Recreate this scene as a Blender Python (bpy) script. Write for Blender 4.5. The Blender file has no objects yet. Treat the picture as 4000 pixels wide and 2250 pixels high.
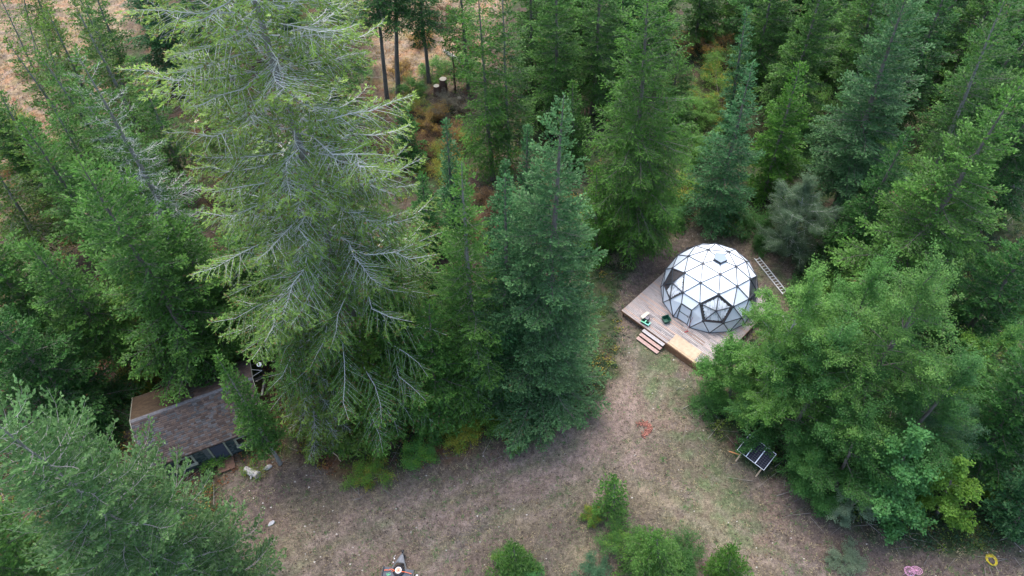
import bpy, bmesh, math, random
import numpy as np
from mathutils import Vector, Matrix
S = bpy.context.scene
C = S.collection
R = math.radians
PI = math.pi
# ---------------------------------------------------------------- camera
F, PIT, H = 710.0, R(51.35), 48.55
cam = bpy.data.cameras.new('camera'); co = bpy.data.objects.new('camera', cam); C.objects.link(co)
co.location = (0, 0, H); co.rotation_euler = (PI/2-PIT, 0, 0)
cam.sensor_width = 36; cam.lens = F/1024*36; cam.clip_end = 2000; cam.clip_start = .1
S.camera = co
S.render.resolution_x, S.render.resolution_y = 1024, 576
# ---------------------------------------------------------------- world, sun, exposure
SUN_EL, SUN_AZ = R(70), R(-25)      # azimuth from +Y, negative = towards the left
w = bpy.data.worlds.new('World'); S.world = w; w.use_nodes = True
nt = w.node_tree; bg = nt.nodes['Background']
sky = nt.nodes.new('ShaderNodeTexSky'); sky.sky_type = 'NISHITA'; sky.sun_disc = False
sky.sun_elevation = SUN_EL; sky.sun_rotation = SUN_AZ
sky.air_density = 1.1; sky.dust_density = 3.5; sky.ozone_density = 1.0
nt.links.new(sky.outputs[0], bg.inputs[0]); bg.inputs[1].default_value = 0.15
sl = bpy.data.lights.new('sun', 'SUN'); so = bpy.data.objects.new('sun', sl); C.objects.link(so)
sl.energy = .85; sl.angle = R(40); sl.color = (1, .97, .92)
sd = Vector((math.sin(SUN_AZ)*math.cos(SUN_EL), math.cos(SUN_AZ)*math.cos(SUN_EL), math.sin(SUN_EL)))
so.rotation_euler = sd.to_track_quat('Z', 'Y').to_euler(); so.location = (0, 0, 70)
S.view_settings.view_transform = 'Standard'; S.view_settings.look = 'None'
S.view_settings.gamma = 1; S.view_settings.exposure = 1.88
S.render.engine = 'CYCLES'
S.cycles.max_bounces = 6; S.cycles.diffuse_bounces = 4; S.cycles.glossy_bounces = 2
S.cycles.transmission_bounces = 3; S.cycles.transparent_max_bounces = 6
# ---------------------------------------------------------------- helpers
cp, sp = math.cos(PIT), math.sin(PIT)
K = 2.5156
def G(tx, ty, z=0.0):
    """survey: where a spot seen at (tx,ty) on the overview stands in the world, at height z"""
    x = tx/K-512; y = ty/K-288
    d = (x, F*cp-y*sp, -F*sp-y*cp); t = (z-H)/d[2]
    return Vector((d[0]*t, d[1]*t, z))
def height_at(base, tx, ty):
    x = tx/K-512; y = ty/K-288
    d = (x, F*cp-y*sp, -F*sp-y*cp); t = base.y/d[1]
    return H+d[2]*t, d[0]*t-base.x
def tag(o, label=None, cat=None, group=None, kind=None):
    if label: o['label'] = label
    if cat: o['category'] = cat
    if group: o['group'] = group
    if kind: o['kind'] = kind
    return o
def thing(name, label, cat, loc=(0, 0, 0), rz=0, group=None):
    o = bpy.data.objects.new(name, None); C.objects.link(o); o.location = loc; o.rotation_euler.z = rz
    o.empty_display_size = .3
    return tag(o, label, cat, group)
def copy_tree(o, parent=None):
    c = o.copy(); C.objects.link(c); c.parent = parent
    for ch in [x for x in bpy.data.objects if x.parent == o]: copy_tree(ch, c)
    return c
def npmesh(name, V, Fc, mat, parent=None, col=None, smooth=False, idx=None, mats=None):
    """V (n,3), Fc (m,k) all faces k-gons (k 3 or 4) or list of such arrays"""
    me = bpy.data.meshes.new(name)
    fl = Fc if isinstance(Fc, list) else [Fc]
    fl = [f for f in fl if len(f)]
    V = np.asarray(V, np.float32)
    me.vertices.add(len(V)); me.vertices.foreach_set('co', V.ravel())
    loops = np.concatenate([f.ravel() for f in fl]).astype(np.int32)
    tot = np.concatenate([np.full(len(f), f.shape[1]) for f in fl]).astype(np.int32)
    st = np.concatenate([[0], np.cumsum(tot)[:-1]]).astype(np.int32)
    me.loops.add(len(loops)); me.loops.foreach_set('vertex_index', loops)
    me.polygons.add(len(tot)); me.polygons.foreach_set('loop_start', st); me.polygons.foreach_set('loop_total', tot)
    if smooth: me.polygons.foreach_set('use_smooth', np.ones(len(tot), bool))
    if idx is not None: me.polygons.foreach_set('material_index', np.asarray(idx, np.int32))
    me.update(calc_edges=True)
    if col is not None:
        a = me.color_attributes.new('col', 'FLOAT_COLOR', 'POINT')
        c4 = np.ones((len(V), 4), np.float32); c4[:, :3] = col
        a.data.foreach_set('color', c4.ravel())
    for m in (mats or [mat]): me.materials.append(m)
    o = bpy.data.objects.new(name, me); C.objects.link(o); o.parent = parent
    return o
# value noise
def _h(ix, iy, s):
    n = (ix.astype(np.int64)*374761393+iy.astype(np.int64)*668265263+s*1274126177) & 0xffffffff
    n = ((n ^ (n >> 13))*1274126177) & 0xffffffff
    return ((n ^ (n >> 16)) & 0xffff)/65535.0
def vnoise(x, y, s=0):
    ix = np.floor(x); iy = np.floor(y); fx = x-ix; fy = y-iy
    fx = fx*fx*(3-2*fx); fy = fy*fy*(3-2*fy)
    a = _h(ix, iy, s); b = _h(ix+1, iy, s); c = _h(ix, iy+1, s); d = _h(ix+1, iy+1, s)
    return (a*(1-fx)+b*fx)*(1-fy)+(c*(1-fx)+d*fx)*fy
def fbm(x, y, s=0, o=4):
    r = 0; a = .5; t = 0
    for i in range(o):
        r = r+a*vnoise(x, y, s+i*17); t += a; a *= .55; x = x*2.03+7.1; y = y*2.03+3.3
    return r/t
def poly_sd(px, py, poly):
    """signed distance, positive inside"""
    P = np.array([(p.x, p.y) for p in poly]); Q = np.roll(P, -1, 0)
    best = np.full(px.shape, 1e9); ins = np.zeros(px.shape, bool)
    for (ax, ay), (bx, by) in zip(P, Q):
        dx, dy = bx-ax, by-ay
        t = np.clip(((px-ax)*dx+(py-ay)*dy)/(dx*dx+dy*dy+1e-9), 0, 1)
        best = np.minimum(best, np.hypot(px-ax-t*dx, py-ay-t*dy))
        c = (ay > py) != (by > py)
        xi = ax+(py-ay)*(dx)/(dy if abs(dy) > 1e-9 else 1e-9)
        ins ^= c & (px < xi)
    return np.where(ins, best, -best)
def smooth01(x): x = np.clip(x, 0, 1); return x*x*(3-2*x)
# mesh builder for solid things
class MB:
    def __init__(s): s.b = bmesh.new()
    def box(s, c, d, M=None, bev=0):
        r = bmesh.ops.create_cube(s.b, size=1)
        T = (M or Matrix()) @ Matrix.Translation(c) @ Matrix.Diagonal((d[0], d[1], d[2], 1))
        bmesh.ops.transform(s.b, matrix=T, verts=r['verts'])
        if bev:
            e = list({e for v in r['verts'] for e in v.link_edges})
            bmesh.ops.bevel(s.b, geom=e, offset=bev, segments=1, affect='EDGES')
        return s
    def beam(s, a, b, wd, ht, up=(0, 0, 1)):
        a = Vector(a); b = Vector(b); x = (b-a); L = x.length; x.normalize()
        y = Vector(up).cross(x); y.normalize(); z = x.cross(y)
        M = Matrix((x, y, z)).transposed().to_4x4(); M.translation = (a+b)/2
        return s.box((0, 0, 0), (L, wd, ht), M)
    def cyl(s, a, b, r1, r2=None, n=12, caps=True):
        a = Vector(a); b = Vector(b); d = b-a; L = d.length
        M = Matrix.Translation((a+b)/2) @ d.to_track_quat('Z', 'Y').to_matrix().to_4x4()
        bmesh.ops.create_cone(s.b, cap_ends=caps, segments=n, radius1=r1, radius2=r1 if r2 is None else r2, depth=L, matrix=M)
        return s
    def tube(s, pts, r, n=8, closed=False):
        P = [Vector(p) for p in pts]; m = len(P); rings = []
        for i, p in enumerate(P):
            if closed: t = P[(i+1) % m]-P[i-1]
            else: t = P[min(i+1, m-1)]-P[max(i-1, 0)]
            t.normalize(); u = t.cross(Vector((0, 0, 1)))
            if u.length < .05: u = t.cross(Vector((1, 0, 0)))
            u.normalize(); v = t.cross(u)
            rr = r[i] if isinstance(r, (list, tuple)) else r
            rings.append([s.b.verts.new(p+u*rr*math.cos(2*PI*k/n)+v*rr*math.sin(2*PI*k/n)) for k in range(n)])
        for i in range(m if closed else m-1):
            A = rings[i]; B = rings[(i+1) % m]
            for k in range(n): s.b.faces.new((A[k], A[(k+1) % n], B[(k+1) % n], B[k]))
        if not closed:
            s.b.faces.new(rings[0][::-1]); s.b.faces.new(rings[-1])
        return s
    def prism(s, poly, off):
        A = [s.b.verts.new(p) for p in poly]; B = [s.b.verts.new(Vector(p)+Vector(off)) for p in poly]; n = len(A)
        s.b.faces.new(A); s.b.faces.new(B[::-1])
        for i in range(n): s.b.faces.new((A[i-1], A[i], B[i], B[i-1]))
        return s
    def build(s, name, mat, parent=None, smooth=False):
        bmesh.ops.recalc_face_normals(s.b, faces=s.b.faces)
        me = bpy.data.meshes.new(name); s.b.to_mesh(me); s.b.free(); me.materials.append(mat)
        if smooth:
            for p in me.polygons: p.use_smooth = True
        o = bpy.data.objects.new(name, me); C.objects.link(o); o.parent = parent
        return o
# ---------------------------------------------------------------- materials
def mat(name, col=(.5, .5, .5), rough=.6, metal=0, attr=False, noise=None, noise2=None, transl=0, bump=0, bscale=20, spec=.4, varobj=0, nscale3=(1, 1, 1)):
    m = bpy.data.materials.new(name); m.use_nodes = True; n = m.node_tree; N = n.nodes; L = n.links
    p = N['Principled BSDF']; p.inputs['Roughness'].default_value = rough; p.inputs['Metallic'].default_value = metal
    p.inputs['Specular IOR Level'].default_value = spec
    tc = N.new('ShaderNodeTexCoord'); mp = N.new('ShaderNodeMapping'); mp.inputs['Scale'].default_value = nscale3
    L.new(tc.outputs['Object'], mp.inputs[0])
    if attr:
        a = N.new('ShaderNodeAttribute'); a.attribute_name = 'col'; src = a.outputs['Color']
    else:
        rgb = N.new('ShaderNodeRGB'); rgb.outputs[0].default_value = (*col, 1); src = rgb.outputs[0]
    for nz in (noise, noise2):
        if nz:          # (scale, low multiplier, high multiplier)
            t = N.new('ShaderNodeTexNoise'); t.inputs['Scale'].default_value = nz[0]; t.inputs['Detail'].default_value = 4
            t.inputs['Roughness'].default_value = .65
            L.new(mp.outputs[0], t.inputs['Vector'])
            r = N.new('ShaderNodeMapRange'); r.inputs[1].default_value = .3; r.inputs[2].default_value = .7
            r.inputs[3].default_value = nz[1]; r.inputs[4].default_value = nz[2]
            L.new(t.outputs[0], r.inputs[0])
            v = N.new('ShaderNodeVectorMath'); v.operation = 'SCALE'; L.new(src, v.inputs[0]); L.new(r.outputs[0], v.inputs['Scale'])
            src = v.outputs[0]
    if varobj:
        oi = N.new('ShaderNodeObjectInfo'); r = N.new('ShaderNodeMapRange'); r.inputs[3].default_value = 1-varobj; r.inputs[4].default_value = 1+varobj
        L.new(oi.outputs['Random'], r.inputs[0]); v = N.new('ShaderNodeVectorMath'); v.operation = 'SCALE'
        L.new(src, v.inputs[0]); L.new(r.outputs[0], v.inputs['Scale']); src = v.outputs[0]
    L.new(src, p.inputs['Base Color'])
    if bump:
        t = N.new('ShaderNodeTexNoise'); t.inputs['Scale'].default_value = bscale; t.inputs['Detail'].default_value = 5
        L.new(mp.outputs[0], t.inputs['Vector'])
        b = N.new('ShaderNodeBump'); b.inputs['Strength'].default_value = bump; b.inputs['Distance'].default_value = .05
        L.new(t.outputs[0], b.inputs['Height']); L.new(b.outputs[0], p.inputs['Normal'])
    if transl:
        tr = N.new('ShaderNodeBsdfTranslucent'); L.new(src, tr.inputs[0])
        mx = N.new('ShaderNodeMixShader'); mx.inputs[0].default_value = transl
        L.new(p.outputs[0], mx.inputs[1]); L.new(tr.outputs[0], mx.inputs[2]); L.new(mx.outputs[0], N['Material Output'].inputs[0])
    return m
M_leaf = mat('foliage', attr=True, rough=.5, transl=.48, varobj=.14, spec=.3)
M_bark = mat('bark', (.13, .115, .10), .9, noise=(3, .6, 1.4), noise2=(25, .7, 1.3), nscale3=(1, 1, .3))
M_barkpale = mat('pale_bark', (.36, .35, .33), .9, noise=(6, .6, 1.3))
M_birch = mat('birch_bark', (.42, .41, .37), .8, noise=(4, .45, 1.2))
M_ground = mat('ground_soil', attr=True, rough=.95, spec=.1, noise=(3.2, .62, 1.36), noise2=(13, .5, 1.5), bump=.5, bscale=30)
M_litter = mat('litter', attr=True, rough=.9, spec=.1)
M_panel = mat('dome_cover', (.74, .81, .88), .38, noise=(1.1, .93, 1.03), varobj=.02, bump=.02, bscale=3)
M_panelside = mat('dome_cover_lower', (.62, .66, .71), .45, noise=(2.5, .96, 1.03), varobj=.03)
M_strut = mat('dark_steel', (.045, .05, .06), .5, noise=(8, .8, 1.2))
M_board = mat('deck_wood', attr=True, rough=.8, noise=(5, .92, 1.08), noise2=(40, .9, 1.1))
M_wood = mat('new_wood', (.42, .32, .225), .75, noise=(4, .8, 1.15), noise2=(30, .9, 1.1), nscale3=(1, 1, 4))
M_darkwood = mat('dark_wood', (.09, .05, .035), .85, noise=(6, .7, 1.4))
M_greywood = mat('grey_wood', (.27, .26, .25), .9, noise=(5, .5, 1.5), noise2=(30, .7, 1.3), bump=.4)
M_alu = mat('aluminium', (.7, .72, .74), .4, .2)
M_white = mat('white_paint', (.78, .8, .82), .4)
M_green = mat('dark_green_plastic', (.012, .085, .055), .4, noise=(6, .8, 1.2))
M_green2 = mat('light_green_plastic', (.16, .5, .3), .45)
M_black = mat('black_plastic', (.02, .022, .026), .5)
M_grey = mat('grey_metal', (.11, .12, .14), .5, .3, noise=(5, .7, 1.3))
M_pv = mat('solar_cells', (.004, .006, .016), .3, 0, spec=.12)
M_pvline = mat('cell_lines', (.07, .07, .085), .5)
M_roof = mat('roof_shingles', attr=True, rough=.9, noise=(14, .85, 1.15), noise2=(70, .8, 1.2), spec=.15)
M_wall = mat('wall_shingles', attr=True, rough=.85, noise=(20, .85, 1.15), spec=.2)
M_trim = mat('trim_wood', (.27, .28, .22), .8, noise=(6, .8, 1.2))
M_rubber = mat('rubber', (.018, .018, .02), .8)
M_rim = mat('rim_orange', (.75, .38, .26), .5, noise=(9, .75, 1.2))
M_strap = mat('orange_strap', (.85, .16, .05), .5)
M_pink = mat('pink_wire', (.62, .30, .46), .5)
M_cyan = mat('turquoise', (.12, .62, .68), .4)
M_yellow = mat('yellow_hose', (.55, .45, .02), .45)
M_neon = mat('green_marking', (.2, .75, .35), .5)
M_red = mat('red_plastic', (.3, .03, .04), .5)
M_stone = mat('stone', (.36, .36, .38), .9, noise=(5, .7, 1.3), bump=.5)
M_brick = mat('rust_bark', attr=True, rough=.9)
M_cutwood = mat('cut_wood', (.5, .42, .3), .85, noise=(8, .8, 1.15))
M_dark = mat('dark_interior', (.03, .025, .02), .9)
def glassmat(name, tint, alpha, rough):
    m = bpy.data.materials.new(name); m.use_nodes = True; N = m.node_tree.nodes; L = m.node_tree.links
    p = N['Principled BSDF']; p.inputs['Base Color'].default_value = (*tint, 1); p.inputs['Roughness'].default_value = rough
    tr = N.new('ShaderNodeBsdfTransparent'); mx = N.new('ShaderNodeMixShader'); mx.inputs[0].default_value = alpha
    L.new(tr.outputs[0], mx.inputs[1]); L.new(p.outputs[0], mx.inputs[2]); L.new(mx.outputs[0], N['Material Output'].inputs[0])
    return m
M_glass = glassmat('clear_pane', (.3, .33, .36), .10, .08)
M_film = glassmat('silver_film', (.80, .84, .88), .92, .3)
# ---------------------------------------------------------------- ground
def PT(L): return [G(*p) for p in L]
CLEAR = PT([(540, 1460), (560, 1330), (580, 1200), (640, 1170), (740, 1130), (790, 1180), (880, 1225), (1000, 1185), (1120, 1160), (1215, 1120), (1290, 1115),
            (1380, 1090), (1440, 1040), (1530, 980), (1575, 880), (1560, 780), (1580, 690), (1680, 600), (1760, 560), (1900, 585), (1985, 640), (1990, 760),
            (1780, 950), (1720, 1010), (1800, 1110), (1960, 1215), (2080, 1300), (2200, 1345), (2400, 1400), (2620, 1370), (2800, 1500), (2800, 1800), (-500, 1800), (300, 1500)])
MEADOW1 = PT([(-300, 640), (-100, -200), (260, -200), (330, 30), (280, 170), (190, 290), (110, 430), (20, 560), (-100, 660)])
MEADOW2 = PT([(900, -100), (1300, -100), (1260, 60), (1200, 190), (1120, 250), (1000, 220), (920, 100)])
def ground_h(x, y):
    f = smooth01((-poly_sd(x, y, CLEAR)-1.0)/5.0)
    return f*((fbm(x*.12, y*.12, 5)-.5)*1.6+(fbm(x*.6, y*.6, 9)-.5)*.5)+(fbm(x*.5, y*.5, 31)-.5)*.10-.03
def gz(p):
    return float(ground_h(np.array([p[0]]), np.array([p[1]]))[0])
TRACK1 = PT([(640, 1500), (850, 1370), (1050, 1290), (1280, 1200), (1430, 1130), (1530, 1030), (1570, 950), (1580, 880)])
TRACK2 = PT([(950, 1510), (1120, 1370), (1300, 1290), (1480, 1220), (1580, 1120), (1620, 1030), (1650, 960)])
TRACK3 = PT([(1430, 1180), (1560, 1190), (1680, 1240), (1800, 1310), (1950, 1400), (2100, 1500)])
def line_d(px, py, line):
    best = np.full(px.shape, 1e9)
    for a, b in zip(line[:-1], line[1:]):
        dx, dy = b.x-a.x, b.y-a.y; t = np.clip(((px-a.x)*dx+(py-a.y)*dy)/(dx*dx+dy*dy), 0, 1)
        best = np.minimum(best, np.hypot(px-a.x-t*dx, py-a.y-t*dy))
    return best
def ground_color(x, y):
    wx = x+(fbm(x*.5, y*.5, 71)-.5)*3; wy = y+(fbm(x*.5, y*.5, 72)-.5)*3
    sd = poly_sd(wx, wy, CLEAR)
    cl = smooth01(sd/1.4+.5)[:, None]
    n1 = fbm(x*.22, y*.22, 1)[:, None]; n2 = fbm(x*.9, y*.9, 2)[:, None]; n3 = fbm(x*2.6, y*2.6, 3)[:, None]
    def mix(a, b, t): return a*(1-t)+b*t
    dirt = mix(np.array([.15, .112, .09]), np.array([.105, .09, .068]), smooth01((n1-.35)*3))
    dirt = mix(dirt, np.array([.11, .095, .09]), smooth01((n2-.52)*4)*.6)
    dirt = mix(dirt, np.array([.23, .20, .135]), smooth01((n3-.60)*6)*.45)
    grn = np.zeros(len(x))[:, None]; dk = grn.copy(); pale = grn.copy(); red = grn.copy()
    def blob(tx, ty, rx, ry=None, z=1.0):
        c = G(tx, ty); r = rx/K/F*math.hypot(math.hypot(c.x, c.y), H); q = (ry or rx)/K/F*math.hypot(c.y, H)/sp*1.2
        return (z*np.exp(-(((x-c.x)/r)**2+((y-c.y)/q)**2)))[:, None]
    for b in [(1640, 930, 50, 60), (1700, 1000, 70, 60), (1790, 1180, 70, 110), (1860, 1290, 60, 60), (1700, 1330, 60, 30, .7), (1950, 700, 60, 60), (1880, 1050, 60, 60), (1640, 880, 40, 40), (2000, 1330, 60, 40, .6),
              (1430, 1260, 50, 30, .5), (700, 1400, 80, 50, .5), (950, 1330, 60, 40, .5), (1080, 1380, 60, 40, .4), (1330, 1370, 60, 30, .4), (1800, 600, 100, 40, .5), (870, 1200, 60, 20, .8)]: grn += blob(*b)
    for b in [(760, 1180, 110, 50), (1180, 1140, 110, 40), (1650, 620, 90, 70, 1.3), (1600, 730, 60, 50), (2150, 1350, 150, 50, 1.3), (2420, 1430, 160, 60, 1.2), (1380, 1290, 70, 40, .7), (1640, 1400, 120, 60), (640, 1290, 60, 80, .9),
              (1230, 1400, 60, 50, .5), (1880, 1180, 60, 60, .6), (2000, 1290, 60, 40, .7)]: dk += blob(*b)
    for b in [(1590, 1230, 50, 12), (1650, 1265, 60, 12), (1720, 1310, 50, 12), (1470, 1240, 40, 20), (1390, 1275, 60, 14), (1300, 1310, 60, 14), (1480, 1400, 40, 25), (1350, 1110, 60, 20, .9), (730, 1370, 50, 30, .7), (1840, 1350, 50, 40, .7), (1790, 1240, 40, 50, .6)]: pale += blob(*b)
    for b in [(1400, 1120, 90, 35, 1.5), (1500, 1090, 60, 50, 1.3), (1520, 1010, 40, 50, 1.2), (1000, 1310, 160, 40), (1350, 1180, 200, 50), (1560, 1040, 80, 90), (760, 1440, 160, 50, .8), (1560, 960, 50, 60, .8)]: red += blob(*b)
    nz = .35+1.1*smooth01((fbm(x*1.3, y*1.3, 41)-.35)*3)[:, None]
    dirt = mix(dirt, np.array([.215, .16, .135]), np.clip(red*.75*nz, 0, .9))
    dirt = mix(dirt, np.array([.24, .205, .135]), np.clip(pale*.8*nz, 0, .85))
    dirt = mix(dirt, np.array([.075, .115, .05]), np.clip((grn*nz-.2)*.8, 0, .75))
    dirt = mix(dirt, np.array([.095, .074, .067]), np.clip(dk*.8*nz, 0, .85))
    for tr, wt in ((TRACK1, 1.0), (TRACK2, .8), (TRACK3, .7)):
        dd = line_d(wx*.35+x*.65, wy*.35+y*.65, tr)
        rut = np.exp(-((dd-.75)/.32)**2)+.0
        mid = np.exp(-(dd/.35)**2)
        dirt = mix(dirt, np.array([.23, .18, .155]), np.clip(rut[:, None]*.5*wt*nz, 0, .6))
        dirt = mix(dirt, np.array([.12, .14, .075]), np.clip(mid[:, None]*.3*wt*nz, 0, .4))
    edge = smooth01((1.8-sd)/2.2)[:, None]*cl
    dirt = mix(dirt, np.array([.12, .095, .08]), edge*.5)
    forest = mix(np.array([.065, .048, .036]), np.array([.04, .06, .025]), smooth01((n2-.4)*4+.7*(x[:, None] > 2)))
    forest = mix(forest, np.array([.13, .065, .03]), smooth01((n1-.5)*5)*np.where(x[:, None] > 4, .12, .5))
    forest = mix(forest, np.array([.10, .08, .065]), smooth01((n3-.56)*6)*.5)
    mx = x+(fbm(x*.16, y*.16, 73)-.5)*16; my = y+(fbm(x*.16, y*.16, 74)-.5)*16
    md = np.maximum(smooth01(poly_sd(mx, my, MEADOW1)/5+.5), smooth01(poly_sd(wx, wy, MEADOW2)/3+.5))[:, None]*(.45+.55*smooth01((n2-.36)*5))
    mead = mix(np.array([.25, .19, .12]), np.array([.25, .13, .07]), smooth01((n2-.5)*5)*.7)
    mead = mix(mead, np.array([.17, .18, .07]), smooth01((n1-.5)*4)*.5)
    mead = mix(mead, np.array([.20, .17, .16]), smooth01((n3-.5)*5)*.5)
    c = mix(forest, mead, md); c = mix(c, dirt, cl)
    return c*(.68+.38*fbm(x*5, y*5, 91)[:, None])
def make_ground():
    st = .22
    xs = np.arange(-62, 62.01, st); ys = np.arange(3, 100.01, st)
    # coarse outer rows so that the sheet reaches the horizon
    ox = np.array([-900, -400, -200, -110, -80.]); xs = np.r_[ox, xs, -ox[::-1]]
    ys = np.r_[[-900, -300, -100, -40, -15.], ys, [110, 130, 180, 300, 600, 1200.]]
    X, Y = np.meshgrid(xs, ys); x = X.ravel(); y = Y.ravel()
    V = np.stack([x, y, ground_h(x, y)], 1)
    nx = len(xs); ny = len(ys); i = np.arange((nx-1)*(ny-1)); r = i//(nx-1); c = i % (nx-1); a = r*nx+c
    Fc = np.stack([a, a+1, a+nx+1, a+nx], 1)
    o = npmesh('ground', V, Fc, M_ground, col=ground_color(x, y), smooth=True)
    tag(o, kind='structure')
make_ground()
# ---------------------------------------------------------------- leaf-like quads
def kites(P, D, L, W, rng, up=None, flat=.5):
    """kite quads from base points P along unit D; returns V,F"""
    n = len(P)
    rnd = rng.normal(size=(n, 3))*flat; rnd[:, 2] += 1
    side = np.cross(D, rnd); side /= np.linalg.norm(side, axis=1)[:, None]+1e-9
    L = np.broadcast_to(L, n)[:, None]; W = np.broadcast_to(W, n)[:, None]
    m = P+D*L*.55
    V = np.stack([P, m+side*W*.5, P+D*L, m-side*W*.5], 1).reshape(-1, 3)
    Fc = np.arange(n*4).reshape(n, 4)
    return V, Fc
def tubes(segA, segB, ra, rb, k=3):
    """many prism segments"""
    A = np.asarray(segA, float); B = np.asarray(segB, float); n = len(A)
    if n == 0: return np.zeros((0, 3)), np.zeros((0, 4), int)
    d = B-A; d /= np.linalg.norm(d, axis=1)[:, None]+1e-9
    r = np.where(np.abs(d[:, 2:3]) > .9, np.array([[1., 0, 0]]), np.array([[0, 0, 1.]]))
    u = np.cross(d, r); u /= np.linalg.norm(u, axis=1)[:, None]; v = np.cross(d, u)
    ra = np.broadcast_to(ra, n)[:, None]; rb = np.broadcast_to(rb, n)[:, None]
    rings = []
    for c, rr in ((A, ra), (B, rb)):
        for j in range(k):
            a = 2*PI*j/k; rings.append(c+(u*math.cos(a)+v*math.sin(a))*rr)
    V = np.stack(rings, 1).reshape(-1, 3)
    base = (np.arange(n)*2*k)[:, None]
    Fc = np.concatenate([base+np.array([[j, (j+1) % k, k+(j+1) % k, k+j]]) for j in range(k)], 0)
    return V, Fc
def trunk_mesh(Ht, r0, lean, rng, m, parent, n=14, k=9, top=.04, wob=.012):
    t = np.linspace(0, 1, n); z = t*Ht
    cx = lean*t+np.cumsum(rng.normal(size=n))*wob*Ht/n*1.5; cy = np.cumsum(rng.normal(size=n))*wob*Ht/n*1.5
    cx -= cx[0]; cy -= cy[0]
    r = r0*(1-t)**.9+top*.4; r[0] *= 1.35
    a = np.arange(k)/k*2*PI
    V = np.stack([cx[:, None]+r[:, None]*np.cos(a)*(1+.08*np.sin(a*3)), cy[:, None]+r[:, None]*np.sin(a), np.repeat(z[:, None], k, 1)], 2).reshape(-1, 3)
    V[:k, 2] -= .5
    i = np.arange((n-1)*k); rr = i//k; c = i % k
    Fc = np.stack([rr*k+c, rr*k+(c+1) % k, (rr+1)*k+(c+1) % k, (rr+1)*k+c], 1)
    npmesh('trunk', V, Fc, m, parent, smooth=True)
    return lambda zz: np.stack([np.interp(zz, z, cx), np.interp(zz, z, cy), zz], -1), lambda zz: np.interp(zz, z, r)
GREEN = dict(
    pale=((.15, .26, .045), (.26, .38, .08)), fir=((.045, .135, .022), (.11, .23, .042)), blue=((.055, .155, .05), (.14, .28, .105)),
    spruce=((.035, .13, .04), (.10, .23, .085)), larch=((.055, .17, .018), (.11, .25, .034)), dark=((.03, .11, .022), (.07, .18, .038)),
    pine=((.085, .20, .055), (.20, .34, .13)), brightgreen=((.065, .185, .026), (.15, .31, .065)), olive=((.075, .155, .022), (.13, .23, .038)))  # each pair is the needles' own green, older to young growth
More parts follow.
